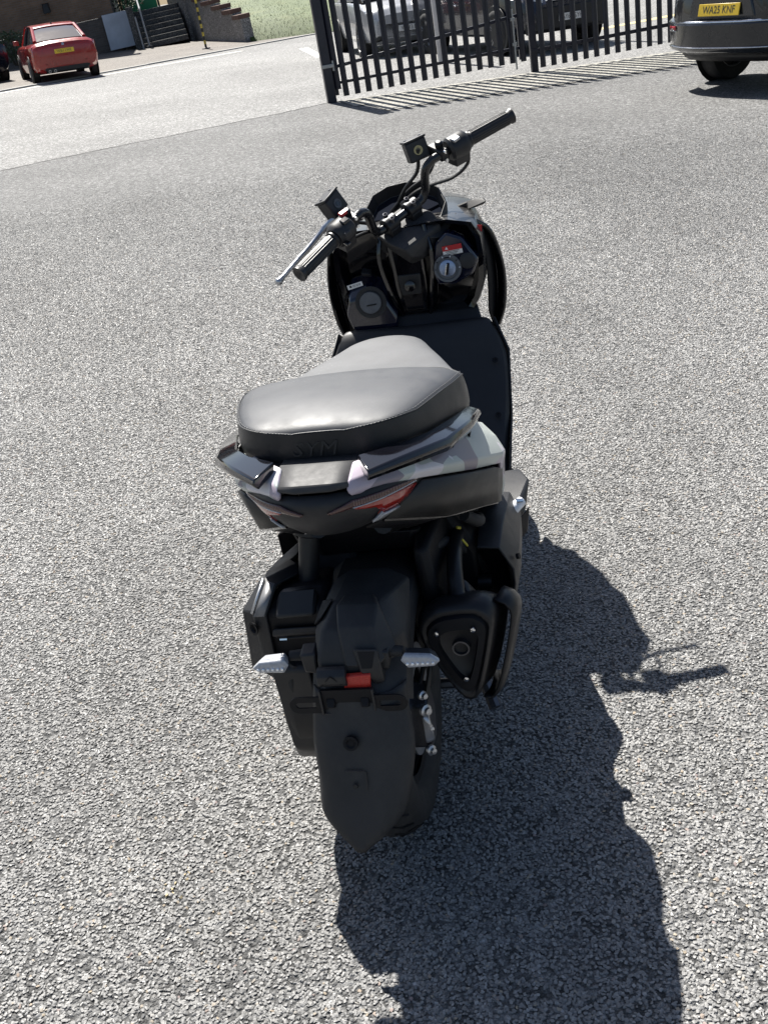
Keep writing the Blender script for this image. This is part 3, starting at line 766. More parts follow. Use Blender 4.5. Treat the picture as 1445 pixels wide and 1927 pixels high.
# ---- seat
ST = [(-0.104, 0.045, 0.882, 0.831), (-0.1, 0.078, 0.886, 0.83), (-0.09, 0.108, 0.89, 0.828), (-0.07, 0.135, 0.894, 0.825), (-0.042, 0.155, 0.897, 0.82), (0.0, 0.174, 0.899, 0.811), (0.06, 0.193, 0.896, 0.798), (0.12, 0.208, 0.889, 0.785),
      (0.175, 0.216, 0.881, 0.772), (0.225, 0.212, 0.862, 0.763), (0.27, 0.2, 0.843, 0.757), (0.34, 0.177, 0.828, 0.75), (0.42, 0.148, 0.822, 0.745), (0.5, 0.116, 0.816, 0.74), (0.57, 0.088, 0.811, 0.737), (0.61, 0.06, 0.801, 0.735), (0.628, 0.034, 0.788, 0.738)]
def seat_sec(x):
    w, zt, zb = interp(ST, x)
    dz = zt-zb
    return [(0, zt), (0.5*w, zt-0.015*dz), (0.78*w, zt-0.05*dz), (0.9*w, zt-0.13*dz), (0.955*w, zt-0.25*dz), (0.985*w, zt-0.4*dz), (w, zt-0.7*dz), (0.965*w, zb), (0.5*w, zb-0.004), (0, zb-0.005)]
STD = [tuple(v) for v in (lambda Q: [q for q in Q])(
    [0.5*((2*b2)+(c-a)*t+(2*a-5*b2+4*c-d)*t*t+(3*b2-a-3*c+d)*t**3)
     for a, b2, c, d in zip(*[[Vector(ST[max(0, min(len(ST)-1, k+o))]) for k in range(len(ST)-1)] for o in (-1, 0, 1, 2)]) for t in (0, 0.25, 0.5, 0.75)])]+[ST[-1]]
def sec_dense(x):
    w, zt, zb = interp(STD, x)
    dz = zt-zb
    pr = [(0, 0), (0.25, 0.008), (0.5, 0.032), (0.7, 0.075), (0.82, 0.118), (0.9, 0.17), (0.945, 0.225), (0.962, 0.27), (0.978, 0.36), (0.992, 0.5), (1.0, 0.66), (1.0, 0.8), (0.985, 0.93), (0.96, 1.0)]
    m2 = 0.12+0.88*min(1, max(0, (x-ST[0][0])/0.07))**0.8
    pr = [(f, k*m2 if k <= 0.27 else 0.27*m2+(k-0.27)*(1-0.27*m2)/0.73) for f, k in pr]
    return [(f*w, zt-k*dz) for f, k in pr]
def seat_pt(x, k, s_):
    y, z = sec_dense(x)[k]; return (x, s_*y, z)
KT = 7                                        # profile index of the stitched edge
FR_ = [0, 0.25, 0.5, 0.7, 0.82, 0.9, 0.945, 0.962]
def xb(t): return 0.215+0.03*(1-t*t)-0.05*abs(t)**3
X0, X1 = ST[0][0], ST[-1][0]
def skin(name, mat, xa, xe, n):
    secs = []
    for i in range(n+1):
        row = []
        for kk in list(range(KT, 0, -1))+list(range(0, KT+1)):
            pass
        for s_, kk in [(1, k) for k in range(KT, 0, -1)]+[(-1, k) for k in range(0, KT+1)]:
            a_, e_ = xa(FR_[kk]), xe(FR_[kk]); u = i/n
            row.append(seat_pt(a_+(e_-a_)*u, kk, s_))
        secs.append(row)
    g = Geo().loft(secs, closed=False)
    if name == 'pillion_cushion': g.f.append(tuple(range(len(secs[0]))))
    return g.build(name, mat, seat, smooth=70)
side = []
for i in range(61):
    x = X0+(X1-X0)*(0.5-0.5*math.cos(math.pi*i/60))
    pts_ = sec_dense(x)[KT:]
    side.append([(x, y, z) for y, z in pts_]+[(x, -y, z) for y, z in pts_[::-1]])
g = Geo().loft(side, closed=False)
base_n = len(side[0])
g.f.append(tuple(range(base_n)))              # rear face
g.f.append(tuple(60*base_n+k for k in range(base_n)))
# close the underside
g.add([side[i][len(side[0])//2-1] for i in range(0, 61, 4)]+[side[i][len(side[0])//2] for i in range(0, 61, 4)], [(k, k+1, k+17, k+16) for k in range(15)])
seat = g.build('seat', 'seat_vinyl_side', S, smooth=70)
seat['label'] = 'grey vinyl two-person seat with raised pillion half'
# rear closing strip between stitched edge and the top
skin('pillion_cushion', 'seat_vinyl', lambda t: X0, xb, 26)
skin('rider_cushion', 'seat_vinyl_front', xb, lambda t: X1, 30)
g = Geo()
edge = []; edge2 = []
for i in range(40):
    x = 0.2+(X0-0.2)*i/39; y, z = sec_dense(x)[KT]; edge.append(Vector((x, y+0.001, z+0.0005)))
    y2, z2 = sec_dense(x)[KT-1]; edge2.append(Vector((x, y2+0.0012, z2+0.0012)))
row0 = [Vector((X0-0.0005, y, z+0.0005)) for y, z in sec_dense(X0)[KT-1:0:-1]]; row0 = row0+[Vector((p.x, -p.y, p.z)) for p in row0[::-1]]
def around(E_, dx): return E_+[p+Vector((dx, 0, 0)) for p in row0]+[Vector((p.x, -p.y, p.z)) for p in E_[::-1]]
loop = around(edge, 0.0)
Geo().tube(loop, 0.0016, 6).build('piping', 'seat_vinyl_side', seat)
loop = around(edge2, 0.006)
for i in range(1, len(loop)):
    d = (loop[i]-loop[i-1]); L_ = d.length; n = max(1, int(L_/0.0055))
    if L_ < 1e-5: continue
    for k in range(n):
        p = loop[i-1]+d*((k+0.2)/n); q = loop[i-1]+d*((k+0.75)/n)
        g.tube([p, q], 0.0009, 4)
g.build('stitching', 'thread', seat, smooth=0)['kind'] = 'stuff'
# seam between the two halves of the seat
seam = []
for i in range(-20, 21):
    t = i/20*0.96; x = xb(t); w, zt, zb = interp(STD, x)
    pr = sec_dense(x); z = interp([(p[0], p[1]) for p in pr[:KT+1]], abs(t)*w)[0]
    seam.append((x, t*w, z+0.0004))
Geo().tube(seam, 0.0013, 6).build('seam', 'seat_vinyl', seat)
# embossed letters on the rear bolster
text_mesh('embossed_lettering', 'SYM', 0.035, 'seat_vinyl_side', seat, frame((-0.1035, 0.012, 0.852), (-0.02, -1, 0.0), (0.12, 0, 1)), 0.003, 0.25, 1.2)

# ---- seat base / rear centre panel
Geo().loft([[(x, y, z) for y, z in ((-w, zt), (-w*0.9, zb), (w*0.9, zb), (w, zt))] for x, w, zt, zb in ((-0.12, 0.09, 0.835, 0.79), (-0.08, 0.12, 0.828, 0.77), (0.1, 0.17, 0.79, 0.7), (0.33, 0.16, 0.75, 0.6), (0.5, 0.1, 0.74, 0.5), (0.6, 0.06, 0.73, 0.5))]).build('seat_base', 'plastic_dark', S, bevel=0.004)
cp = Geo().loft([[(-0.1, 0.068, 0.836), (-0.1, 0.03, 0.837), (-0.1, -0.03, 0.837), (-0.1, -0.068, 0.836)], [(-0.14, 0.066, 0.84), (-0.142, 0.03, 0.841), (-0.142, -0.03, 0.841), (-0.14, -0.066, 0.84)], [(-0.19, 0.06, 0.83), (-0.197, 0.03, 0.832), (-0.197, -0.03, 0.832), (-0.19, -0.06, 0.83)],
                 [(-0.196, 0.058, 0.824), (-0.206, 0.0295, 0.824), (-0.206, -0.0295, 0.824), (-0.196, -0.058, 0.824)]], closed=False).build('tail_centre_panel', 'panel_grey', S, smooth=30, solid=0.006)
cp['label'] = 'dark grey textured panel between the tail panels'

# ---- camouflage tail panels
for s_ in (1, -1):
    def q(*p): return [(a, s_*b2, c) for a, b2, c in p]
    inner = q((-0.150, 0.061, 0.846), (-0.08, 0.125, 0.838), (0.08, 0.185, 0.795), (0.2, 0.215, 0.75), (0.26, 0.225, 0.72))
    mid = q((-0.192, 0.0595, 0.832), (-0.105, 0.142, 0.822), (0.07, 0.213, 0.765), (0.2, 0.245, 0.715), (0.275, 0.25, 0.68))
    ridge = q((-0.2, 0.058, 0.818), (-0.105, 0.158, 0.797), (0.06, 0.228, 0.733), (0.2, 0.266, 0.676), (0.285, 0.264, 0.643))
    low = q((-0.196, 0.06, 0.806), (-0.09, 0.152, 0.777), (0.065, 0.222, 0.71), (0.205, 0.26, 0.652), (0.289, 0.26, 0.622))
    front = q((0.27, 0.225, 0.715), (0.305, 0.25, 0.66), (0.31, 0.255, 0.61), (0.3, 0.25, 0.57), (0.27, 0.243, 0.545))
    secs = [inner, mid, ridge, low]
    g = Geo().loft(secs, closed=False)
    # front return and lower front leg of the panel
    g.add([low[3], low[4], (0.286, s_*0.255, 0.565), (0.262, s_*0.25, 0.552), (0.25, s_*0.252, 0.6)], [(0, 1, 2, 3, 4)])
    g.add([ridge[4], low[4], (0.286, s_*0.255, 0.565), (0.31, s_*0.225, 0.57), (0.32, s_*0.22, 0.65)], [(0, 1, 2, 3, 4)])
    g.add([inner[4], mid[4], ridge[4], (0.32, s_*0.22, 0.65), (0.31, s_*0.2, 0.7)], [(0, 1, 2, 3, 4)])
    pn = g.build('tail_panel', 'camo_paint', S, smooth=25, solid=0.008, bevel=0.003)
    pn['label'] = 'grey, white and lilac camouflage tail panel on the %s side' % ('left' if s_ > 0 else 'right')
    side = [q((-0.08, 0.15, 0.772), (0.065, 0.219, 0.709), (0.17, 0.247, 0.664), (0.212, 0.251, 0.64), (0.222, 0.248, 0.605)),
            q((-0.11, 0.085, 0.722), (0.0, 0.168, 0.66), (0.12, 0.217, 0.61), (0.185, 0.236, 0.58), (0.21, 0.242, 0.57))]
    Geo().loft(side, closed=False).build('side_insert', 'insert_dark', S, smooth=60, solid=0.01)
    Geo().tube(spline(q((-0.115, 0.085, 0.718), (0.0, 0.168, 0.656), (0.14, 0.222, 0.598), (0.22, 0.241, 0.561)), 4), 0.004, 6).build('insert_edge', 'plastic_gloss', S)
    # underside of the tail
    Geo().loft([q((-0.11, 0.085, 0.720), (0.0, 0.167, 0.658), (0.14, 0.22, 0.6), (0.26, 0.243, 0.554)), q((-0.1, 0.05, 0.7), (0.0, 0.1, 0.64), (0.14, 0.13, 0.58), (0.26, 0.15, 0.53))], closed=False).build('tail_underside', 'plastic_dark', S, solid=0.004)
    # grab rail
    path = [Vector((0.15, s_*0.228, 0.79)), Vector((0.06, s_*0.217, 0.808)), Vector((-0.05, s_*0.188, 0.828)), Vector((-0.115, s_*0.14, 0.838)), Vector((-0.18, s_*0.082, 0.845))]
    secs = []
    for i, p in enumerate(path):
        d = (path[min(i+1, 4)]-path[max(i-1, 0)]).normalized(); side_v = d.cross(Vector((0, 0, 1))).normalized()*(-s_)
        hw = (0.013, 0.018, 0.022, 0.021, 0.018)[i]; th = (0.016, 0.022, 0.024, 0.022, 0.017)[i]
        sl = Vector((-0.5, 0, -0.6))*0.012 if i >= 2 else Vector((0, 0, 0))
        secs.append([p+side_v*hw+Vector((0, 0, 0.011)), p-side_v*hw*0.75+Vector((0, 0, 0.003)), p-side_v*hw+Vector((0, 0, -th*0.35)), p-side_v*hw*0.5+Vector((0, 0, -th)), p+side_v*hw*0.8+Vector((0, 0, -th*0.5))])
    secs[-1] = [q_+Vector((0.02 if k in (0, 4) else -0.006, 0, 0)) for k, q_ in enumerate(secs[-1])]
    gr = Geo().loft(secs).build('grab_rail', 'plastic_gloss', S, bevel=0.003, smooth=35, seg=2)
    for x0, y0, z0, y1, z1 in ((0.04, 0.212, 0.795, 0.19, 0.765), (0.125, 0.222, 0.775, 0.215, 0.735)):
        Geo().hull([(x0-0.02, s_*y0, z0), (x0+0.02, s_*y0, z0), (x0-0.014, s_*y1, z1), (x0+0.014, s_*y1, z1), (x0, s_*(y0-0.014), z0), (x0, s_*(y1-0.012), z1)]).build('rail_mount', 'plastic_dark', gr, bevel=0.002)

# ---- tail end: black lower cowl and lamps
def tq(*p): return [(a, -b2, c) for a, b2, c in p]
rows = [[(0.0, 0.205), (0.06, 0.196), (0.12, 0.135), (0.155, 0.08)], ]
secs = []
for z, k, cx in ((0.816, 1.0, -0.203), (0.795, 1.0, -0.212), (0.772, 0.93, -0.208), (0.75, 0.82, -0.197), (0.73, 0.68, -0.178), (0.716, 0.55, -0.14), (0.708, 0.42, -0.08)):
    row = []
    for t in range(-6, 7):
        y = t/6
        row.append((cx+0.135*abs(y)**2.2*1.0, y*0.157*k, z-0.02*abs(y)**2 if z < 0.82 else z-0.024*abs(y)**1.5))
    secs.append(row)
cowl = Geo().loft(secs, closed=False).build('tail_cowl', 'plastic_matte', S, smooth=50, solid=0.01)
def cowl_pt(y, z):
    """point on the rear cowl surface, a little proud"""
    k = interp([(0.708, 0.42), (0.716, 0.55), (0.73, 0.68), (0.75, 0.82), (0.772, 0.93), (0.795, 1.0), (0.84, 1.0)], z)[0]
    cx = interp([(0.708, -0.08), (0.716, -0.14), (0.73, -0.178), (0.75, -0.197), (0.772, -0.208), (0.795, -0.212), (0.84, -0.203)], z)[0]
    t = min(1, abs(y)/(0.157*k))
    return Vector((cx+0.135*t**2.2-0.003, y, z-0.02*t*t))
def lens(name, ca, cb, mat, parent, lift, n=14, m=4, u0=0.0, u1=1.0):
    """curved lens between two boundary polylines given as (y, z) on the tail surface"""
    def at(c, u):
        L_ = [(0.0,)]; tab = [(k/(len(c)-1),)+p for k, p in enumerate(c)]
        return interp(tab, u)
    secs = []
    for i in range(n+1):
        u = u0+(u1-u0)*i/n; a, b2 = at(ca, u), at(cb, u)
        secs.append([cowl_pt(a[0]+(b2[0]-a[0])*k/m, a[1]+(b2[1]-a[1])*k/m)+Vector((-lift, 0, 0)) for k in range(m+1)])
    return Geo().loft(secs, closed=False).build(name, mat, parent, smooth=60, solid=0.004)
for s_ in (1, -1):
    def m_(*c): return [(s_*y, z) for y, z in c]
    top = m_((0.02, 0.7865), (0.06, 0.803), (0.09, 0.8035), (0.12, 0.803), (0.15, 0.799)); bot = m_((0.024, 0.784), (0.06, 0.7905), (0.09, 0.7915), (0.12, 0.793), (0.15, 0.797))
    tl = lens('tail_light', top, bot, 'lens_smoke', S, 0.001, 24)
    tl['label'] = '%s tail light with dark red lens' % ('left' if s_ > 0 else 'right')
    ea = m_((0.062, 0.786), (0.09, 0.7775), (0.0935, 0.763), (0.074, 0.744)); eb = m_((0.062, 0.789), (0.148, 0.79), (0.127, 0.765), (0.088, 0.733))
    lens('red_lens', ea, eb, 'lens_red', tl, 0.001, 18, 5, 0.0, 0.78)
    lens('clear_lens', ea, eb, 'lens_clear', tl, 0.001, 6, 3, 0.78, 1.0)
    lens('lens_rim', m_((0.06, 0.7905), (0.1, 0.792), (0.148, 0.7965)), m_((0.06, 0.789), (0.1, 0.79), (0.148, 0.7945)), 'lens_clear', tl, 0.002, 16, 1)
    lens('inner_rim', m_((0.093, 0.763), (0.074, 0.744)), m_((0.0945, 0.7625), (0.0755, 0.7433)), 'lens_clear', tl, 0.002, 6, 1)
    for k in range(22):
        u = 0.27+k*0.031
        y = interp([(0, 0.02), (0.25, 0.06), (1, 0.15)], u)[0]
        zt_ = interp([(0.06, 0.802), (0.12, 0.802), (0.15, 0.7985)], y)[0]; zb_ = interp([(0.06, 0.792), (0.12, 0.7945), (0.15, 0.7975)], y)[0]
        P_ = [cowl_pt(s_*y, zb_+(zt_-zb_)*q_)+Vector((-0.0012, 0, 0)) for q_ in (0, 0.5, 1)]
        Geo().tube(P_, 0.0006, 4).build('lens_rib', 'lens_rib', tl, smooth=0)

# ---- dark under-tail body and frame
Geo().hull([(-0.06, s_*w, z) for s_, w, z in ((1, 0.05, 0.7), (-1, 0.05, 0.7))]+[(0.12, y, z) for y in (-0.12, 0.12) for z in (0.64, 0.7)]+[(0.5, y, z) for y in (-0.13, 0.13) for z in (0.3, 0.72)]+[(0.2, -0.1, 0.42), (0.2, 0.1, 0.42), (0.05, -0.07, 0.6), (0.05, 0.07, 0.6)]).build('frame_body', 'plastic_dark', S, bevel=0.01)
g = Geo()
for s_ in (1, -1):
    g.tube(spline([(-0.02, s_*0.06, 0.66), (0.1, s_*0.085, 0.6), (0.22, s_*0.1, 0.5), (0.4, s_*0.12, 0.36)], 6), 0.02, 10)
g.build('frame_tube', 'cast_black', S)
Geo().hull([(0.02, -0.11, 0.62), (0.02, 0.1, 0.62), (0.2, -0.15, 0.56), (0.2, 0.13, 0.56), (0.05, -0.09, 0.57), (0.05, 0.09, 0.56), (0.25, -0.12, 0.45), (0.25, 0.12, 0.45)]).build('inner_mudguard', 'plastic_dark', S, bevel=0.01)
Geo().hull([(-0.02, -0.105, 0.42), (-0.02, -0.145, 0.44), (-0.02, -0.105, 0.6), (-0.02, -0.13, 0.6), (0.2, -0.09, 0.38), (0.2, -0.17, 0.38), (0.2, -0.09, 0.62), (0.2, -0.16, 0.62)]).build('hub_carrier', 'plastic_dark', S, bevel=0.012)
Geo().hull([(0.03, 0.015, 0.53), (0.03, 0.12, 0.52), (0.06, 0.02, 0.575), (0.06, 0.11, 0.565), (0.2, 0.02, 0.56), (0.2, 0.13, 0.54), (0.2, 0.02, 0.45), (0.2, 0.14, 0.42), (0.03, 0.02, 0.46), (0.03, 0.12, 0.45)]).build('intake_duct', 'plastic_dark', S, bevel=0.012)
# rear shock on the left
sh = Geo().lathe([(0, 0.0001), (0, 0.02), (0.05, 0.022), (0.05, 0.03), (0.075, 0.03), (0.08, 0.02), (0.3, 0.018), (0.3, 0.0001)], (0.02, 0.075, 0.71), (-0.25, 0.15, -1), 20, cap=False).build('rear_shock', 'cast_black', S)
Geo().lathe([(0, 0.031), (0.004, 0.033), (0.008, 0.031)], (0.006, 0.084, 0.652), (-0.25, 0.15, -1), 24, cap=False).build('shock_ring', 'chrome', sh)

# ---- engine, transmission case and air box (left)
def ring_case(xs, y0, y1, name, mat, parent=S, bevel=0.008):
    return Geo().loft([[(x, y0, zb), (x, y1, zb+0.012), (x, y1, zt-0.012), (x, y0, zt)] for x, zb, zt in xs]).build(name, mat, parent, bevel=bevel)
cv = []
n = 22
for i in range(n):
    a = math.pi*2*i/n
    cv.append((math.cos(a), math.sin(a)))
pts = [(-0.02+x*0.115, 0.3+z*0.125) for x, z in cv if x < 0.05] + [(0.42+x*0.14, 0.33+z*0.14) for x, z in cv if x >= -0.05]
pts.sort(key=lambda p: math.atan2(p[1]-0.31, p[0]-0.2))
tc = Geo().loft([[(x, 0.095, z) for x, z in pts], [(x, 0.155, z) for x, z in pts], [(0.2+(x-0.2)*0.93, 0.178, 0.31+(z-0.31)*0.9) for x, z in pts]]).build('transmission_case', 'cast_black', S, bevel=0.006)
Geo().hull([(-0.13, 0.1, 0.23), (-0.13, 0.165, 0.24), (-0.13, 0.1, 0.43), (-0.128, 0.172, 0.43), (-0.1, 0.09, 0.19), (-0.1, 0.175, 0.195), (-0.05, 0.09, 0.165), (-0.05, 0.185, 0.17), (0.1, 0.09, 0.17), (0.1, 0.195, 0.18), (0.1, 0.195, 0.43), (0.1, 0.09, 0.43), (-0.07, 0.19, 0.43)]).build('case_guard', 'plastic_matte', tc, bevel=0.01, seg=3)
# air box with outer cover
ab = Geo().hull([(-0.09, 0.06, 0.41), (-0.09, 0.19, 0.41), (-0.1, 0.058, 0.535), (-0.096, 0.186, 0.53), (-0.045, 0.05, 0.562), (-0.045, 0.15, 0.558), (0.2, 0.07, 0.5), (0.2, 0.16, 0.48), (0.25, 0.07, 0.44), (0.25, 0.18, 0.44)]).build('air_box', 'plastic_dark', S, bevel=0.012, seg=3)
Geo().hull([(-0.108, 0.072, 0.528), (-0.108, 0.152, 0.525), (-0.07, 0.066, 0.57), (-0.07, 0.146, 0.567), (-0.08, 0.075, 0.51), (-0.08, 0.15, 0.51), (-0.05, 0.12, 0.555)]).build('box_lid', 'plastic_matte', ab, bevel=0.008, seg=3)
Geo().tube([(-0.104, 0.15, 0.478), (-0.104, 0.136, 0.478)], 0.004, 8).build('box_clip', 'chrome', ab)
Geo().hull([(-0.104, 0.07, 0.505), (-0.104, 0.162, 0.502), (-0.108, 0.068, 0.49), (-0.108, 0.164, 0.487), (-0.09, 0.07, 0.47), (-0.09, 0.16, 0.47)]).build('box_step', 'plastic_matte', ab, bevel=0.004)
Geo().tube([(-0.102, 0.15, 0.478), (-0.102, 0.075, 0.48)], 0.0025, 6).build('box_seam', 'plastic_matte', ab)
cov = Geo().loft([[(-0.108, 0.168, 0.40), (-0.102, 0.166, 0.53), (-0.062, 0.148, 0.572), (-0.01, 0.11, 0.567)],
                  [(-0.107, 0.19, 0.40), (-0.1, 0.19, 0.53), (-0.057, 0.168, 0.575), (0.0, 0.12, 0.57)],
                  [(-0.1, 0.196, 0.40), (-0.093, 0.196, 0.532), (-0.047, 0.174, 0.577), (0.01, 0.125, 0.572)],
                  [(-0.088, 0.226, 0.402), (-0.082, 0.218, 0.53), (-0.02, 0.19, 0.562), (0.05, 0.15, 0.558)],
                  [(0.1, 0.236, 0.41), (0.1, 0.236, 0.49), (0.14, 0.21, 0.505), (0.15, 0.17, 0.51)],
                  [(0.27, 0.2, 0.42), (0.27, 0.2, 0.46), (0.27, 0.19, 0.48), (0.27, 0.16, 0.5)]], closed=False).build('air_box_cover', 'plastic_matte', S, smooth=22, solid=0.008, bevel=0.003)
Geo().loft([[(-0.1085, 0.1685, 0.532), (-0.066, 0.1495, 0.576)], [(-0.1065, 0.189, 0.532), (-0.062, 0.166, 0.579)]], closed=False).build('cover_strip', 'strip_satin', cov, solid=0.003)
Geo().loft([[(-0.1005, 0.191, 0.532), (-0.0595, 0.169, 0.58)], [(-0.097, 0.195, 0.532), (-0.054, 0.173, 0.582)]], closed=False).build('cover_bead', 'alloy_satin', cov, solid=0.003)
Geo().lathe([(0, 0.0001), (0.0, 0.011), (0.004, 0.013), (0.004, 0.009), (0.0, 0.007), (0, 0.0001)], (-0.104, 0.193, 0.505), (-0.8, 0.6, 0.1), 18, cap=False).build('cover_plug', 'plastic_dark', cov)
Geo().hull([(-0.102, 0.165, 0.40), (-0.095, 0.205, 0.40), (-0.095, 0.165, 0.372), (-0.085, 0.19, 0.376), (0.0, 0.17, 0.37), (0.0, 0.21, 0.4)]).build('cover_foot', 'plastic_matte', cov, bevel=0.003)
Geo().tube([(-0.115, 0.128, 0.43), (-0.12, 0.14, 0.395), (-0.118, 0.143, 0.365)], 0.011, 10).build('breather_hose', 'rubber', S)

# ---- exhaust (right)
def tri(cx, cy, cz, k, tilt=0):
    base = [(0.0, 0.085), (0.04, 0.08), (0.058, 0.058), (0.052, 0.028), (0.03, -0.03), (0.008, -0.078), (-0.008, -0.09), (-0.024, -0.07), (-0.042, -0.015), (-0.054, 0.035), (-0.048, 0.068), (-0.025, 0.083)]
    n_b = len(base); o_b = []
    for i in range(n_b):
        a, b2, c, d = (Vector(base[(i+q_) % n_b]) for q_ in (-1, 0, 1, 2))
        for t in (0, 0.5): o_b.append(0.5*((2*b2)+(c-a)*t+(2*a-5*b2+4*c-d)*t*t+(3*b2-a-3*c+d)*t**3))
    ca_, sa_ = math.cos(R(9)), math.sin(R(9))
    return [(cx+p.y*k*0.12, cy-(p.x*1.12*ca_-p.y*sa_)*k, cz+(p.x*sa_+p.y*ca_)*k) for p in o_b]
ex = Geo().loft([tri(-0.086, -0.178, 0.418, 0.88), tri(-0.092, -0.178, 0.418, 0.98), tri(-0.09, -0.178, 0.418, 1.07), tri(-0.08, -0.179, 0.418, 1.14), tri(-0.065, -0.181, 0.418, 1.18), tri(-0.03, -0.186, 0.406, 1.17), tri(0.03, -0.196, 0.372, 1.08), tri(0.09, -0.2, 0.335, 0.9), tri(0.13, -0.2, 0.315, 0.6)]).build('exhaust_silencer', 'cast_black', S, smooth=60)
ex['label'] = 'matte black silencer with triangular end cap'
Geo().loft([tri(-0.087, -0.178, 0.419, 0.9), tri(-0.095, -0.178, 0.419, 0.85), tri(-0.097, -0.178, 0.419, 0.6), tri(-0.075, -0.178, 0.419, 0.52)], cap=False).build('end_cap', 'plastic_dark', ex, smooth=40)
Geo().loft([tri(-0.077, -0.178, 0.419, 0.55), tri(-0.075, -0.178, 0.419, 0.3)], cap=True).build('end_cap_recess', 'plastic_dark', ex)
Geo().lathe([(0.012, 0.012), (-0.004, 0.013), (-0.004, 0.016), (0.012, 0.016)], (-0.088, -0.178, 0.43), (1, 0, 0), 20, cap=False).build('outlet', 'steel_dark', ex)
for dy, dz in ((-0.04, 0.045), (0.027, 0.05), (0.004, -0.05)):
    Geo().lathe([(0, 0.0001), (0, 0.0052), (0.003, 0.0045), (0.0042, 0.0001)], (-0.1+dz*0.1, -0.178-dy, 0.423+dz), (-1, 0, 0), 12, cap=False).build('cap_screw', 'chrome', ex)
hs = []
for x, o_, k, zc in ((-0.06, 0.016, 1.18, 0.405), (-0.02, 0.022, 1.26, 0.395), (0.03, 0.024, 1.22, 0.372), (0.09, 0.02, 1.05, 0.34)):
    t_ = tri(x, -0.192-o_, zc, k); hs.append(t_[2:14])
hshield = Geo().loft(hs, closed=False).build('heat_shield', 'cast_black', ex, smooth=50, solid=0.005)
Geo().tube(spline([(-0.04, -0.178, 0.49), (0.0, -0.172, 0.53), (0.06, -0.168, 0.545), (0.14, -0.166, 0.55)], 5), [0.022]*2+[0.015]*14, 12).build('hanger_arm', 'cast_black', ex)
Geo().hull([(-0.05, -0.155, 0.485), (-0.05, -0.21, 0.49), (0.0, -0.158, 0.525), (0.0, -0.19, 0.525), (0.02, -0.21, 0.48), (0.02, -0.15, 0.48)]).build('hanger_root', 'cast_black', ex, bevel=0.01)
Geo().tube(spline([(0.14, -0.2, 0.33), (0.42, -0.17, 0.28), (0.5, -0.1, 0.26), (0.55, -0.02, 0.3)], 5), 0.018, 10).build('header_pipe', 'steel_dark', ex)

# ---- right engine side: radiator shroud, hoses, centre stand
shroud = Geo().loft([[(0.1, -0.205, 0.53), (0.1, -0.248, 0.525), (0.1, -0.272, 0.475), (0.1, -0.272, 0.44), (0.1, -0.26, 0.39), (0.1, -0.235, 0.385)],
                     [(0.18, -0.205, 0.54), (0.18, -0.252, 0.535), (0.18, -0.278, 0.475), (0.18, -0.278, 0.43), (0.18, -0.262, 0.36), (0.18, -0.235, 0.35)],
                     [(0.34, -0.2, 0.53), (0.34, -0.258, 0.52), (0.34, -0.276, 0.47), (0.34, -0.274, 0.42), (0.34, -0.25, 0.35), (0.34, -0.22, 0.34)]], closed=False).build('radiator_shroud', 'plastic_matte', S, smooth=22, solid=0.006, bevel=0.002)
Geo().hull([(0.12, -0.085, 0.6), (0.12, -0.16, 0.6), (0.12, -0.085, 0.28), (0.14, -0.19, 0.3), (0.12, -0.2, 0.52), (0.5, -0.085, 0.62), (0.5, -0.2, 0.6), (0.5, -0.085, 0.25), (0.5, -0.2, 0.25)]).build('swing_arm', 'plastic_dark', S, bevel=0.012)
Geo().hull([(0.2, -0.1, 0.5), (0.2, -0.25, 0.5), (0.2, -0.25, 0.36), (0.2, -0.1, 0.3), (0.34, -0.1, 0.5), (0.34, -0.24, 0.48), (0.34, -0.23, 0.34), (0.34, -0.1, 0.3)]).build('engine_block', 'plastic_dark', S, bevel=0.01)
Geo().lathe([(0, 0.0001), (0, 0.006), (0.006, 0.006), (0.006, 0.0001)], (0.13, -0.276, 0.485), (-0.2, -1, 0.3), 10, cap=False).build('shroud_screw', 'plastic_dark', shroud)
for nm, m_, pth, r_ in (('cooling_hose', 'rubber', [(0.1, -0.19, 0.6), (0.13, -0.21, 0.57), (0.2, -0.2, 0.54), (0.3, -0.15, 0.5)], 0.012),
                    ('cooling_hose', 'rubber', [(0.04, -0.13, 0.57), (0.1, -0.155, 0.545), (0.15, -0.19, 0.48), (0.2, -0.2, 0.42)], 0.011),
                    ('brake_hose', 'cable_black', [(-0.06, -0.085, 0.33), (0.02, -0.11, 0.42), (0.1, -0.12, 0.47), (0.25, -0.12, 0.5)], 0.005),
                    ('yellow_tag', 'wire_yellow', [(0.1, -0.172, 0.575), (0.104, -0.178, 0.571)], 0.003),
                    ('yellow_tag', 'wire_yellow', [(0.075, -0.183, 0.562), (0.077, -0.189, 0.55), (0.08, -0.19, 0.545)], 0.0022),
                    ('pump_fitting', 'cast_black', [(0.13, -0.195, 0.43), (0.13, -0.222, 0.43)], 0.016),
                    ('blue_connector', 'blue_plastic', [(-0.045, -0.102, 0.45), (-0.02, -0.108, 0.40)], 0.006)):
    Geo().tube(spline(pth, 5), r_, 10).build(nm, m_, S)
Geo().tube([(0.06, -0.236, 0.405), (0.06, -0.236, 0.42)], 0.006, 8).build('shroud_bolt', 'chrome', S)
cs = Geo()
cs.tube([(0.3, -0.12, 0.22), (0.16, -0.19, 0.09)], 0.014, 8).tube([(0.3, 0.12, 0.22), (0.16, 0.14, 0.09)], 0.014, 8).tube([(0.2, -0.17, 0.13), (0.2, 0.13, 0.13)], 0.012, 8)
cs.build('centre_stand', 'steel_dark', S)
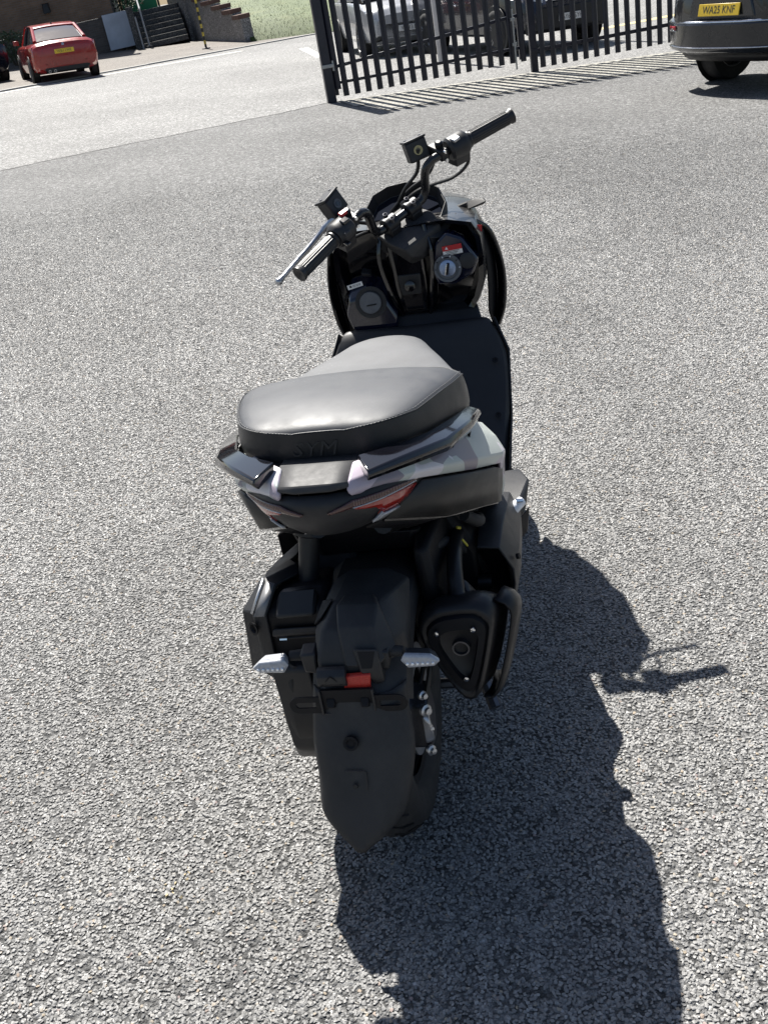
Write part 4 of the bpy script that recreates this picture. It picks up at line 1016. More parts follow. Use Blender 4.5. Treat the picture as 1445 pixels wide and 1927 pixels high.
ss = Geo().tube(spline([(0.46, 0.12, 0.26), (0.45, 0.2, 0.12), (0.43, 0.27, 0.02)], 4), 0.012, 8).box((0.43, 0.28, 0.018), (0.06, 0.04, 0.008)).build('side_stand', 'steel_dark', S)

# ---- body sides under the seat, floor and leg shield
def yx(s_, *p): return [(a, s_*b2, c) for a, b2, c in p]
for s_ in (1, -1):
    Geo().loft([yx(s_, (0.26, 0.2, 0.72), (0.29, 0.235, 0.63), (0.29, 0.24, 0.54), (0.3, 0.2, 0.42)), yx(s_, (0.4, 0.165, 0.735), (0.42, 0.2, 0.62), (0.42, 0.21, 0.5), (0.42, 0.2, 0.36)), yx(s_, (0.55, 0.085, 0.735), (0.56, 0.13, 0.6), (0.56, 0.16, 0.46), (0.56, 0.18, 0.36))], closed=False).build('body_side', 'plastic_matte', S, smooth=40, solid=0.006)
prof_f = [(1.0, 0.70), (0.97, 0.685), (0.945, 0.62), (0.9, 0.55), (0.85, 0.485), (0.79, 0.42), (0.72, 0.375), (0.64, 0.36), (0.52, 0.355), (0.3, 0.355)]
wid_f = [0.2, 0.215, 0.243, 0.243, 0.236, 0.228, 0.225, 0.225, 0.225, 0.2]
secs = []
for (x, z), w in zip(prof_f, wid_f):
    row = []
    for t in (-1, -0.96, -0.8, -0.5, -0.2, 0, 0.2, 0.5, 0.8, 0.96, 1):
        hump = 0.05*max(0, 1-abs(t)/0.45)**2*max(0, min(1, (0.98-x)*8)) if True else 0
        edge_d = -0.02 if abs(t) == 1 else 0
        row.append((x-hump*0.6+(0.012 if abs(t) == 1 else 0), t*w, z+hump*0.5+edge_d+0.004*abs(t)))
    secs.append(row)
floor = Geo().loft(secs, closed=False).build('floor_panel', 'plastic_matte', S, smooth=60, solid=0.006, subsurf=1)
floor['label'] = 'matte black footwell and floor panel'
for x, y, z in ((0.925, -0.205, 0.602), (0.84, -0.205, 0.485), (0.765, -0.203, 0.418)):
    Geo().lathe([(0, 0.0001), (0, 0.007), (0.002, 0.008), (0.002, 0.005), (-0.001, 0.003), (-0.001, 0.0001)], (x-0.004, y, z+0.004), (-0.7, 0, 0.7), 14, cap=False).build('floor_plug', 'plastic_dark', floor)
for s_ in (1, -1):
    Geo().loft([yx(s_, (0.99, 0.212, 0.70), (1.05, 0.2, 0.66), (1.1, 0.16, 0.6)), yx(s_, (0.955, 0.243, 0.62), (1.03, 0.23, 0.56), (1.1, 0.17, 0.5)), yx(s_, (0.86, 0.24, 0.48), (0.95, 0.225, 0.42), (1.05, 0.17, 0.38)), yx(s_, (0.7, 0.23, 0.36), (0.8, 0.21, 0.27), (0.9, 0.15, 0.25)), yx(s_, (0.35, 0.215, 0.345), (0.4, 0.2, 0.24), (0.45, 0.14, 0.22))], closed=False).build('side_skirt', 'plastic_matte', S, smooth=50, solid=0.005)
    Geo().hull(yx(s_, (0.74, 0.23, 0.385), (0.6, 0.258, 0.44), (0.55, 0.268, 0.455), (0.52, 0.262, 0.4), (0.74, 0.2, 0.3), (0.42, 0.2, 0.3), (0.43, 0.265, 0.455), (0.33, 0.268, 0.46), (0.31, 0.26, 0.41), (0.42, 0.25, 0.4), (0.55, 0.18, 0.42))).build('shadow_filler', 'plastic_matte', S, bevel=0.006)  # hidden block added to close the notch in the scooter's cast shadow
    # pillion foot rest
    pg = Geo().hull(yx(s_, (0.410, 0.225, 0.473), (0.530, 0.230, 0.478), (0.560, 0.265, 0.468), (0.490, 0.290, 0.473), (0.380, 0.265, 0.458), (0.360, 0.230, 0.443), (0.390, 0.280, 0.433), (0.510, 0.285, 0.443), (0.560, 0.240, 0.423))).build('foot_rest_bracket', 'plastic_matte', S, bevel=0.005)
    Geo().hull(yx(s_, (0.380, 0.265, 0.430), (0.420, 0.290, 0.443), (0.460, 0.277, 0.353), (0.430, 0.240, 0.333), (0.350, 0.235, 0.383), (0.410, 0.280, 0.383))).build('foot_rest_drop', 'plastic_dark', pg, bevel=0.005)
    if s_ > 0: continue
    Geo().tube(yx(s_, (0.315, 0.252, 0.488), (0.320, 0.264, 0.491), (0.340, 0.28, 0.496)), [0.012, 0.014, 0.011], 10).build('foot_peg', 'lens_white', pg)
    Geo().tube(yx(s_, (0.320, 0.27, 0.508), (0.323, 0.284, 0.506)), 0.0045, 8).build('peg_bolt', 'chrome', pg)

# ---- inner cowl (gloss) behind the handlebar
RIM = [(0.06, 0.955), (0.115, 0.956), (0.165, 0.94), (0.193, 0.905), (0.197, 0.85), (0.19, 0.785), (0.17, 0.735), (0.14, 0.693), (0.07, 0.69), (0, 0.692), (-0.07, 0.69), (-0.14, 0.693), (-0.17, 0.735), (-0.188, 0.785), (-0.196, 0.85), (-0.194, 0.905), (-0.175, 0.942), (-0.115, 0.956), (-0.06, 0.955), (0, 0.95)]
def rimx(z): return 1.035+(0.82-z)*0.12
A = [(rimx(z), y, z) for y, z in RIM]
B1 = [(rimx(z)+0.006, y*0.93, 0.82+(z-0.82)*0.93) for y, z in RIM]
B2 = [(rimx(z)+0.05, y*0.86, 0.82+(z-0.82)*0.86) for y, z in RIM]
B3 = [(rimx(z)+0.06, y*0.4, 0.82+(z-0.82)*0.4) for y, z in RIM]
g = Geo().loft([A, B1, B2, B3], cap=False)
g.f.append(tuple(len(g.v)-len(RIM)+i for i in range(len(RIM))))
inner = g.build('inner_cowl', 'plastic_gloss', S, smooth=40)
inner['label'] = 'gloss black inner leg shield with pockets'
# painted outer apron
C1 = [(x+0.02, y*1.02, z) for x, y, z in A]; C2 = [(1.14, y*1.03, 0.82+(z-0.82)*1.0) for y, z in RIM]; C3 = [(1.3, y*0.88, 0.82+(z-0.82)*1.0) for y, z in RIM]; C4 = [(1.44, y*0.62, 0.83+(z-0.82)*0.85) for y, z in RIM]; C5 = [(1.51, y*0.3, 0.83+(z-0.82)*0.5) for y, z in RIM]
ap = Geo().loft([A, C1, C2, C3, C4, C5], cap=False).build('front_apron', 'apron_grey', S, smooth=50)
ap['label'] = 'grey painted front apron seen edge-on'
Geo().hull([(1.515, y, z) for y, z in ((0.06, 0.9), (-0.06, 0.9), (0.08, 0.82), (-0.08, 0.82), (0.0, 0.77))]+[(1.44, y*1.2, z) for y, z in ((0.06, 0.91), (-0.06, 0.91), (0.08, 0.82), (-0.08, 0.82), (0.0, 0.75))]).build('headlight', 'car_lamp_clear', S, bevel=0.01)
# side ducts: dark scooped fins with painted lip
for s_ in (1, -1):
    out = yx(s_, (1.08, 0.182, 0.93), (1.09, 0.21, 0.905), (1.1, 0.226, 0.86), (1.105, 0.236, 0.8), (1.105, 0.236, 0.745), (1.1, 0.228, 0.69), (1.095, 0.21, 0.645))
    inn = yx(s_, (1.06, 0.178, 0.925), (1.07, 0.192, 0.9), (1.075, 0.2, 0.855), (1.075, 0.2, 0.8), (1.075, 0.197, 0.745), (1.075, 0.192, 0.69), (1.08, 0.2, 0.65))
    frt = yx(s_, (1.16, 0.17, 0.92), (1.2, 0.19, 0.89), (1.25, 0.2, 0.85), (1.27, 0.205, 0.8), (1.27, 0.2, 0.75), (1.25, 0.195, 0.7), (1.2, 0.19, 0.66))
    fin = Geo().loft([inn, [tuple((Vector(a)+Vector(b2))/2+Vector((0.05, 0, 0))) for a, b2 in zip(inn, out)], out, frt], closed=False).build('side_duct', 'plastic_dark', S, smooth=50, solid=0.004)
    Geo().tube(spline(out, 5), 0.006, 8).build('duct_lip', 'plastic_gloss', fin)
    Geo().tube(spline([tuple((Vector(a)+Vector(b2))/2+Vector((0.03, 0, 0))) for a, b2 in zip(inn, out)], 4), 0.003, 6).build('duct_vane', 'plastic_gloss', fin)
Geo().hull([(1.05, s2*0.165, 0.715) for s2 in (1, -1)]+[(1.02, s2*0.175, 0.685) for s2 in (1, -1)]+[(1.1, s2*0.16, 0.6) for s2 in (1, -1)]+[(1.2, s2*0.13, 0.62) for s2 in (1, -1)]+[(1.2, s2*0.14, 0.72) for s2 in (1, -1)]).build('lower_cowl', 'plastic_matte', S, bevel=0.006)
# centre spine / steering head cover on the cowl
Geo().hull([(1.0, 0.045, 0.93), (1.0, -0.045, 0.93), (1.02, 0.04, 0.80), (1.02, -0.04, 0.80), (1.06, 0.05, 0.72), (1.06, -0.05, 0.72), (1.1, 0.07, 0.92), (1.1, -0.07, 0.92), (1.1, 0.06, 0.74), (1.1, -0.06, 0.74), (1.04, 0.03, 0.715), (1.04, -0.03, 0.715)]).build('column_cover', 'plastic_gloss', S, bevel=0.01)
Geo().hull([(1.012, 0.03, 0.83), (1.012, -0.03, 0.83), (1.016, 0.026, 0.775), (1.016, -0.026, 0.775), (1.05, 0.03, 0.83), (1.05, -0.03, 0.83), (1.05, 0.03, 0.77), (1.05, -0.03, 0.77)]).build('hook_plate', 'plastic_matte', S, bevel=0.003)
Geo().lathe([(0, 0.0001), (0, 0.01), (0.006, 0.014), (0.012, 0.014), (0.014, 0.008), (0.014, 0.0001)], (1.013, 0.0, 0.8), (-1, 0, 0.1), 18, cap=False).build('bag_hook', 'plastic_gloss', S)
for y0 in (0.062, -0.062):
    Geo().tube(spline([(1.02, y0*0.9, 0.95), (1.0, y0*1.1, 0.88), (1.015, y0*0.9, 0.79), (1.05, y0*0.6, 0.71)], 5), 0.006, 8).build('column_edge', 'plastic_gloss', S)
# ignition panel (right) with key dial, cap and stickers
kp = [(-0.062, 0.835), (-0.078, 0.905), (-0.11, 0.93), (-0.15, 0.912), (-0.187, 0.85), (-0.17, 0.815), (-0.12, 0.792), (-0.072, 0.795)]
kpl = Geo().loft([[(1.045, y, z) for y, z in kp], [(1.0, -0.125+(y+0.125)*0.97, 0.855+(z-0.855)*0.97) for y, z in kp]]).build('ignition_panel', 'gloss_navy', S, bevel=0.006)
def disc(name, c, n, prof, mat, parent, seg=28): return Geo().lathe(prof, c, n, seg, cap=False).build(name, mat, parent, smooth=35)
NK = Vector((-1, 0.0, 0.12)).normalized()
dial = disc('ignition_switch', (0.999, -0.105, 0.838), NK, [(0, 0.0001), (0, 0.036), (0.006, 0.035), (0.006, 0.029), (0.002, 0.028), (0.002, 0.0001)], 'cap_grey', S)
disc('dial_face', (0.997, -0.105, 0.8385), NK, [(0.002, 0.0001), (0.002, 0.021), (0.006, 0.021), (0.007, 0.018), (0.007, 0.0001)], 'dial_steel', dial)
Geo().box((0.987, -0.105, 0.839), (0.01, 0.007, 0.03), Matrix.Rotation(R(14), 3, 'X')).build('key_slot', 'plastic_dark', dial, bevel=0.002)
Geo().box((0.985, -0.1015, 0.839), (0.008, 0.003, 0.03), Matrix.Rotation(R(14), 3, 'X')).build('key_edge', 'chrome', dial, bevel=0.001)
for k in range(10):
    a = 2*math.pi*k/10
    Geo().box((0.994, -0.105+math.cos(a)*0.031, 0.8385+math.sin(a)*0.031), (0.003, 0.004, 0.002), Matrix.Rotation(a, 3, 'X')).build('dial_mark', 'lens_white' if k in (2, 3, 5) else 'plastic_dark', dial, smooth=0)
disc('round_cap', (1.001, -0.157, 0.851), NK, [(0, 0.0001), (0, 0.021), (0.005, 0.02), (0.006, 0.017), (0.006, 0.0001)], 'plastic_matte', S)
st = Geo().box((0.9985, -0.122, 0.889), (0.001, 0.05, 0.013), Matrix.Rotation(R(-4), 3, 'X')).build('warning_sticker', 'sticker_red', S, smooth=0)
Geo().box((0.9987, -0.123, 0.877), (0.001, 0.05, 0.011), Matrix.Rotation(R(-4), 3, 'X')).build('sticker_white_band', 'sticker_white', st, smooth=0)
Geo().prism([(0.9977, -0.104, 0.8855), (0.9977, -0.112, 0.8852), (0.9977, -0.108, 0.8925)], (0.0004, 0, 0)).build('warning_triangle', 'sticker_white', st, smooth=0)
for k in range(3):
    Geo().box((0.9979, -0.122, 0.8805-k*0.0035), (0.0004, 0.036-k*0.007, 0.0014), Matrix.Rotation(R(-4), 3, 'X')).build('print_line', 'sticker_ink', st, smooth=0)
Geo().box((1.048, -0.188, 0.915), (0.001, 0.02, 0.022), Matrix.Rotation(R(8), 3, 'X')).build('red_sticker', 'sticker_red', S, smooth=0)
# filler cap panel (left)
fp = [(0.045, 0.76), (0.07, 0.815), (0.12, 0.835), (0.17, 0.825), (0.185, 0.78), (0.175, 0.745), (0.14, 0.705), (0.09, 0.7), (0.05, 0.72)]
Geo().loft([[(1.07, y, z) for y, z in fp], [(1.015, 0.112+(y-0.112)*0.97, 0.765+(z-0.812)*0.97) for y, z in fp]]).build('filler_panel', 'gloss_navy', S, bevel=0.006)
fc = disc('filler_cap', (1.014, 0.111, 0.768), NK, [(0, 0.0001), (0, 0.042), (0.003, 0.042), (0.003, 0.031), (0.008, 0.03), (0.01, 0.027), (0.01, 0.0001)], 'plastic_matte', S)
disc('cap_face', (1.006, 0.111, 0.769), NK, [(0.0, 0.0001), (0.0, 0.0295), (0.004, 0.028), (0.004, 0.0001)], 'cap_grey', fc)
Geo().box((1.0005, 0.108, 0.764), (0.002, 0.026, 0.003), Matrix.Rotation(R(-5), 3, 'X')).build('cap_slot', 'plastic_dark', fc)
lb = Geo().box((1.0135, 0.146, 0.817), (0.001, 0.042, 0.012), Matrix.Rotation(R(-11), 3, 'X')).build('white_label', 'sticker_white', S, smooth=0)
text_mesh('label_print', '■ E5 E10', 0.008, 'sticker_ink', lb, frame((1.0126, 0.146, 0.817), (0, -1, 0.19), (0, 0.19, 1)), 0.0001)
Geo().hull([(1.015, 0.1, 0.842), (1.015, 0.125, 0.846), (1.04, 0.1, 0.85), (1.04, 0.125, 0.855), (1.03, 0.1, 0.83), (1.03, 0.125, 0.834)]).build('pocket_latch', 'plastic_matte', S, bevel=0.002)

# ---- instrument binnacle
face = [(0.0, 0.0), (0.07, 0.005), (0.1, 0.035), (0.112, 0.08), (0.09, 0.135), (0.05, 0.16), (0.0, 0.167), (-0.05, 0.16), (-0.09, 0.135), (-0.112, 0.08), (-0.1, 0.035), (-0.07, 0.005)]
def bin_pt(y, s_, dx=0, k=1.0):
    y = y*k; s2 = 0.083+(s_-0.083)*k
    return (1.045+s2*0.82+dx*0.57, y, 0.925+s2*0.6-dx*0.8)
binn = Geo().loft([[bin_pt(y, s_, 0.085, 0.7) for y, s_ in face], [bin_pt(y, s_, 0.05, 0.95) for y, s_ in face], [bin_pt(y, s_, -0.01, 1.0) for y, s_ in face], [bin_pt(y, s_, -0.014, 0.95) for y, s_ in face], [bin_pt(y, s_, 0.022, 0.88) for y, s_ in face]])
bo = binn.build('instrument_cowl', 'plastic_matte', S, smooth=40, bevel=0.002)
Geo().prism([bin_pt(y, s_, 0.0195, 0.84) for y, s_ in face], (0.001, 0, -0.0014)).build('display', 'display_glass', bo, smooth=0)
Geo().tube([bin_pt(-0.085, 0.05, 0.012), bin_pt(-0.085, 0.05, 0.0)], 0.006, 12).build('display_knob', 'plastic_gloss', bo)
for s_ in (1, -1):
    fi = Geo().hull(yx(s_, (1.15, 0.155, 0.945), (1.17, 0.155, 0.965), (1.19, 0.155, 0.945), (1.16, 0.2, 0.952), (1.165, 0.2, 0.97), (1.185, 0.195, 0.952), (1.15, 0.212, 0.962))).build('front_indicator', 'plastic_matte', S, bevel=0.003)
    Geo().tube(yx(s_, (1.2, 0.1, 0.935), (1.175, 0.16, 0.955)), 0.009, 8).build('stalk', 'rubber', fi)
Geo().hull([(1.07, -0.1, 0.945), (1.09, -0.135, 0.955), (1.0, -0.06, 0.92), (1.02, -0.1, 0.91), (1.13, -0.13, 0.95), (1.1, -0.08, 0.92), (1.05, -0.1, 0.905)]).build('cowl_wing', 'plastic_matte', S, bevel=0.004)

# ---- handlebar assembly (steered)
def SB(g, name, mat, **kw): return steer(g.build(name, mat, S, **kw))
half = [(0, -0.055, 0), (0, -0.078, 0.004), (-0.001, -0.09, 0.022), (-0.003, -0.094, 0.05), (-0.006, -0.1, 0.078), (-0.011, -0.118, 0.094), (-0.018, -0.15, 0.098), (-0.06, -0.352, 0.1)]
pathb = spline([(a, -b2, c) for a, b2, c in half[::-1]]+[(0, 0, 0)]+half, 5)
hb = SB(Geo().tube(pathb, 0.0112, 14), 'handlebar', 'bar_black')
for s_ in (1, -1):
    SB(Geo().lathe([(-0.019, 0.0001), (-0.019, 0.0215), (0.019, 0.0215), (0.019, 0.0001)], (0, s_*0.037, 0), (0, 1, 0), 18, cap=False), 'bar_clamp', 'cast_black', bevel=0.002)
    SB(Geo().box((-0.004, s_*0.037, -0.03), (0.036, 0.034, 0.055)), 'bar_riser', 'cast_black', bevel=0.003)
    for dx in (-0.013, 0.013):
        SB(Geo().lathe([(0, 0.0001), (0, 0.0065), (0.012, 0.0065), (0.013, 0.004), (0.009, 0.0035), (0.009, 0.0001)], (dx, s_*0.037, 0.013), (0, 0, 1), 12, cap=False), 'clamp_bolt', 'steel_dark')
    ax = Vector((-0.042, s_*0.202, 0.002)).normalized(); o_ = Vector((-0.018, s_*0.15, 0.098))
    def al(d): return o_+ax*d
    # grip with flange, ribs, end
    gp = SB(Geo().lathe([(0.076, 0.0118), (0.076, 0.021), (0.081, 0.021), (0.083, 0.0172), (0.2, 0.0165), (0.2045, 0.0195), (0.211, 0.0195), (0.212, 0.014), (0.209, 0.008), (0.206, 0.0001)], o_, ax, 24, cap=False), 'grip', 'grip_rubber', smooth=40)
    rib = Geo()
    nrm = ax.orthogonal().normalized(); bi = ax.cross(nrm)
    for k in range(18):
        a = 2*math.pi*k/18; rd = nrm*math.cos(a)+bi*math.sin(a)
        rib.tube([al(0.088)+rd*0.0168, al(0.196)+rd*0.0162], 0.0015, 5)
    rb = SB(rib, 'grip_rib', 'grip_rubber', smooth=0); rb['kind'] = 'stuff'
    # switch housing
    sw = Geo().lathe([(0.018, 0.0001), (0.018, 0.024), (0.024, 0.03), (0.06, 0.032), (0.068, 0.029), (0.074, 0.024), (0.074, 0.0001)], o_, ax, 20, cap=False)
    sw.hull([tuple(al(d)+Vector((dx, 0, dz))) for d in (0.022, 0.062) for dx, dz in ((-0.02, -0.042), (0.012, -0.044), (0.025, -0.01), (-0.025, -0.01))])
    SB(sw, 'switch_housing', 'plastic_matte', smooth=40)
    SB(Geo().box(tuple(al(0.035)+Vector((-0.012, 0, 0.03))), (0.018, 0.02, 0.008)), 'switch_rocker', 'alloy_satin' if s_ < 0 else 'plastic_gloss', bevel=0.002)
    if s_ > 0:
        SB(Geo().box(tuple(al(0.02)+Vector((0.008, 0.0, 0.032))), (0.014, 0.02, 0.008)), 'kill_switch', 'sticker_red', bevel=0.002)
        SB(Geo().box(tuple(al(0.05)+Vector((-0.03, 0, 0.012))), (0.01, 0.018, 0.012)), 'indicator_switch', 'panel_grey', bevel=0.002)
        SB(Geo().box(tuple(al(0.062)+Vector((-0.034, 0, -0.006))), (0.02, 0.012, 0.008)), 'horn_button', 'plastic_gloss', bevel=0.002)
    # master cylinder, clamp, reservoir
    SB(Geo().hull([tuple(al(d)+Vector((dx, 0, dz))) for d in (-0.012, 0.012) for dx, dz in ((-0.014, -0.014), (0.04, -0.012), (0.04, 0.016), (-0.014, 0.016))]), 'master_cylinder', 'cast_black', bevel=0.004)
    for dz in (0.017, -0.017):
        SB(Geo().lathe([(0, 0.0001), (0, 0.005), (0.004, 0.0045), (0.005, 0.0001)], tuple(al(0.0)+Vector((-0.014, 0, dz*0.7))), (-1, 0, 0.2), 10, cap=False), 'clamp_screw', 'chrome')
    rc = Vector((0.045, -0.121, 0.104)) if s_ < 0 else Vector((0.056, 0.15, 0.11))
    MR = Matrix.Rotation(R(18*s_), 3, 'Z') @ Matrix.Rotation(R(28), 3, 'Y')
    rs = SB(Geo().box(tuple(rc), (0.036, 0.056, 0.05), MR), 'fluid_reservoir', 'plastic_matte', bevel=0.004)
    MR4 = MR.to_4x4()
    n_ = MR @ Vector((-1, 0, 0)); top_ = MR @ Vector((0, 0, 1))
    SB(Geo().lathe([(0, 0.0001), (0, 0.0115), (0.002, 0.0115), (0.002, 0.0085), (0.001, 0.008), (0.001, 0.0001)], tuple(rc+n_*0.018), tuple(n_), 20, cap=False), 'sight_glass', 'badge_gold' if s_ < 0 else 'steel_dark')
    SB(Geo().lathe([(0, 0.0001), (0, 0.006), (0.0015, 0.006), (0.0015, 0.0001)], tuple(rc+n_*0.0185), tuple(n_), 14, cap=False), 'sight_window', 'display_glass')
    SB(Geo().box(tuple(rc+top_*0.027), (0.04, 0.06, 0.006), MR), 'reservoir_lid', 'plastic_matte', bevel=0.002)
    for dy in (-0.02, 0.02):
        SB(Geo().lathe([(0, 0.0001), (0, 0.0042), (0.0025, 0.0035), (0.003, 0.0001)], tuple(rc+top_*0.0295+MR @ Vector((0.0, dy, 0))), tuple(top_), 10, cap=False), 'lid_screw', 'steel_dark')
    # brake lever
    lv = spline([(0.035, s_*0.165, 0.09), (0.052, s_*0.195, 0.07), (0.05, s_*0.25, 0.054), (0.041, s_*0.3, 0.05), (0.02, s_*0.372, 0.05)], 5)
    lr = [0.009]*6+[0.0065]*9+[0.006]*5+[0.0085]
    SB(Geo().tube(lv, lr, 10), 'brake_lever', 'lever_alloy' if s_ > 0 else 'bar_black')
    if s_ > 0: SB(Geo().lathe([(-0.008, 0.0001), (-0.006, 0.0075), (0.0, 0.0098), (0.006, 0.0075), (0.008, 0.0001)], (0.019, s_*0.375, 0.05), (-0.3, 1, 0), 14, cap=False), 'lever_ball', 'lever_alloy', smooth=80)
    # mirror boss
    SB(Geo().lathe([(0, 0.0001), (0, 0.01), (0.012, 0.01), (0.016, 0.006), (0.016, 0.0001)], tuple(al(0.004)+Vector((0.012, 0, 0.014))), (0, 0, 1), 14, cap=False), 'mirror_boss', 'cast_black')
# riser cover
SB(Geo().hull([(-0.035, 0.075, -0.022), (-0.035, -0.075, -0.022), (0.05, 0.07, -0.02), (0.05, -0.07, -0.02), (-0.075, 0.062, -0.03), (-0.075, -0.062, -0.03), (-0.085, 0.055, -0.055), (-0.085, -0.055, -0.055), (-0.06, 0.04, -0.1), (-0.06, -0.04, -0.1), (0.04, 0.055, -0.1), (0.04, -0.055, -0.1), (-0.082, 0.0, -0.092)]), 'riser_cover', 'riser_grey', bevel=0.004)
for pth, r_ in (([(0.03, -0.115, 0.115), (0.03, -0.1, 0.06), (0.06, -0.07, 0.01), (0.09, -0.04, -0.06)], 0.0048),
                ([(0.02, -0.16, 0.07), (0.03, -0.13, 0.03), (0.06, -0.08, 0.0), (0.09, -0.03, -0.05)], 0.0042),
                ([(-0.02, -0.225, 0.06), (-0.015, -0.228, 0.02), (0.01, -0.19, -0.01), (0.05, -0.1, -0.01), (0.09, -0.03, -0.06)], 0.0045),
                ([(0.02, 0.15, 0.08), (0.04, 0.1, 0.03), (0.06, 0.05, -0.02), (0.09, 0.02, -0.07)], 0.0048),
                ([(0.0, 0.2, 0.06), (0.03, 0.15, 0.015), (0.05, 0.08, -0.02), (0.09, 0.02, -0.08)], 0.0042)):
    SB(Geo().tube(spline(pth, 7), r_, 8), 'control_cable', 'cable_black')

# ---- front end (mostly hidden): forks, wheel and mudguard
FWc = Vector((0.05, 0, -0.812))            # wheel centre in the steering frame
def front():
    fw = make_wheel('front_wheel', (0, 0, 0), 0.27, 0.058, 0.165, S, 1)
    # place the wheel in the steering frame
    W = BM @ Matrix.Translation(FWc)
    fw.matrix_parent_inverse.identity(); fw.matrix_basis = W
    for s_ in (1, -1):
        SB(Geo().tube([(0.0, s_*0.085, -0.2), (0.02, s_*0.085, -0.5), (0.05, s_*0.085, -0.812)], [0.02, 0.024, 0.026], 12), 'fork_leg', 'cast_black')
    SB(Geo().tube([(0, 0, -0.03), (0, 0, -0.25)], 0.02, 12).box((0, 0, -0.22), (0.05, 0.21, 0.03)), 'steering_stem', 'cast_black')
    pr = [(-0.075, -0.05), (-0.07, -0.01), (-0.04, 0.012), (0, 0.018), (0.04, 0.012), (0.07, -0.01), (0.075, -0.05)]
    secs = []
    for i in range(13):
        a = R(-60)+R(125)*i/12
        secs.append([(0.05+math.sin(a)*(0.285+dr), y, -0.812+math.cos(a)*(0.285+dr)) for y, dr in pr])
    SB(Geo().loft(secs, closed=False), 'front_mudguard', 'plastic_matte', smooth=40, solid=0.004)
front()
# ------------------------------------------------------------------ grass bank continues
bank = mesh('grass_bank', gv, gf, 'grass', None, smooth=80)
struct(bank)
g = Geo(); rnd = random.Random(5)
for _ in range(16000):
    u = rnd.random()**1.5; w = rnd.random()*0.62
    x, y, z_ = bank_pt(u, w)
    a = rnd.uniform(0, 6.28); w_ = rnd.uniform(0.005, 0.01); h_ = rnd.uniform(0.02, 0.05)
    dx, dy = math.cos(a)*w_, math.sin(a)*w_
    g.add([(x-dx, y-dy, z_-0.01), (x+dx, y+dy, z_-0.01), (x+rnd.uniform(-0.04, 0.04), y+rnd.uniform(-0.04, 0.04), z_+h_)], [(0, 1, 2)])
gb = g.build('grass_blades', 'grass', None, smooth=0)
struct(gb, 'stuff', 'short dry green grass on the bank')
# planting beside the building: ivy-like hedge mass above the board
def shrub(name, loc, size, n, label, cat='shrub', mat='leaf_dark', seed=1):
    rn = random.Random(seed); root = thing(name, label, cat, M=Matrix.Translation(loc))
    g = Geo()
    for _ in range(n):
        while True:
            p = Vector((rn.uniform(-1, 1), rn.uniform(-1, 1), rn.uniform(-1, 1)))
            if p.length < 1: break
        cl = mnoise.noise(p*2.3+Vector((seed, 0, 0)))
        if cl < -0.12: continue
        p = Vector((p.x*size[0], p.y*size[1], (p.z+1)*size[2]*0.5+0.05))
        d1 = Vector((rn.gauss(0, 1), rn.gauss(0, 1), rn.gauss(0, 0.6))).normalized(); d2 = d1.orthogonal().normalized(); s_ = rn.uniform(0.03, 0.075)
        g.add([p-d1*s_, p+d2*s_*0.45, p+d1*s_, p-d2*s_*0.45], [(0, 1, 2, 3)])
    cr = g.build('crown', mat, root, smooth=0); cr['kind'] = 'stuff'
    t = Geo()
    for k in range(5):
        a = k*1.26
        t.tube(spline([(math.cos(a)*0.05, math.sin(a)*0.05, 0), (math.cos(a)*size[0]*0.3, math.sin(a)*size[1]*0.3, size[2]*0.4), (math.cos(a)*size[0]*0.6, math.sin(a)*size[1]*0.6, size[2]*0.8)], 3), 0.025, 6)
    t.build('trunk', 'stem_brown', root)
    return root
shrub('shrub', (-7.25, 44.0, 1.0), (0.9, 0.7, 2.2), 2600, 'dark leafy shrub above the leaning white board', seed=3)
shrub('shrub', (-5.0, 47.5, 1.4), (1.0, 0.8, 2.2), 2600, 'dark shaded shrub beside the green door', seed=8)
shrub('shrub', (-10.6, 39.5, 0.1), (0.7, 0.6, 1.1), 1500, 'dark low shrub at the far left behind the dark car', seed=12)
# striped pole
PM = plumb_frame((-3.59, 35.23, 0.03), (1, 0)) @ Matrix.Rotation(R(2), 4, 'Y')
pole = thing('striped_pole', 'thin black and yellow striped pole standing in front of the retaining wall', 'pole', M=PM)
for k in range(12):
    Geo().lathe([(0, 0.034), (0.115, 0.034)], (0, 0, 0.02+k*0.115), (0, 0.0, 1), 10, cap=True).build('band', 'pole_yellow' if k % 2 else 'pole_black', pole)
Geo().lathe([(0, 0.0001), (0, 0.14), (0.03, 0.12), (0.04, 0.04), (0.04, 0.0001)], (0, 0, 0.002), (0, 0, 1), 16, cap=False).build('foot', 'pole_black', pole)

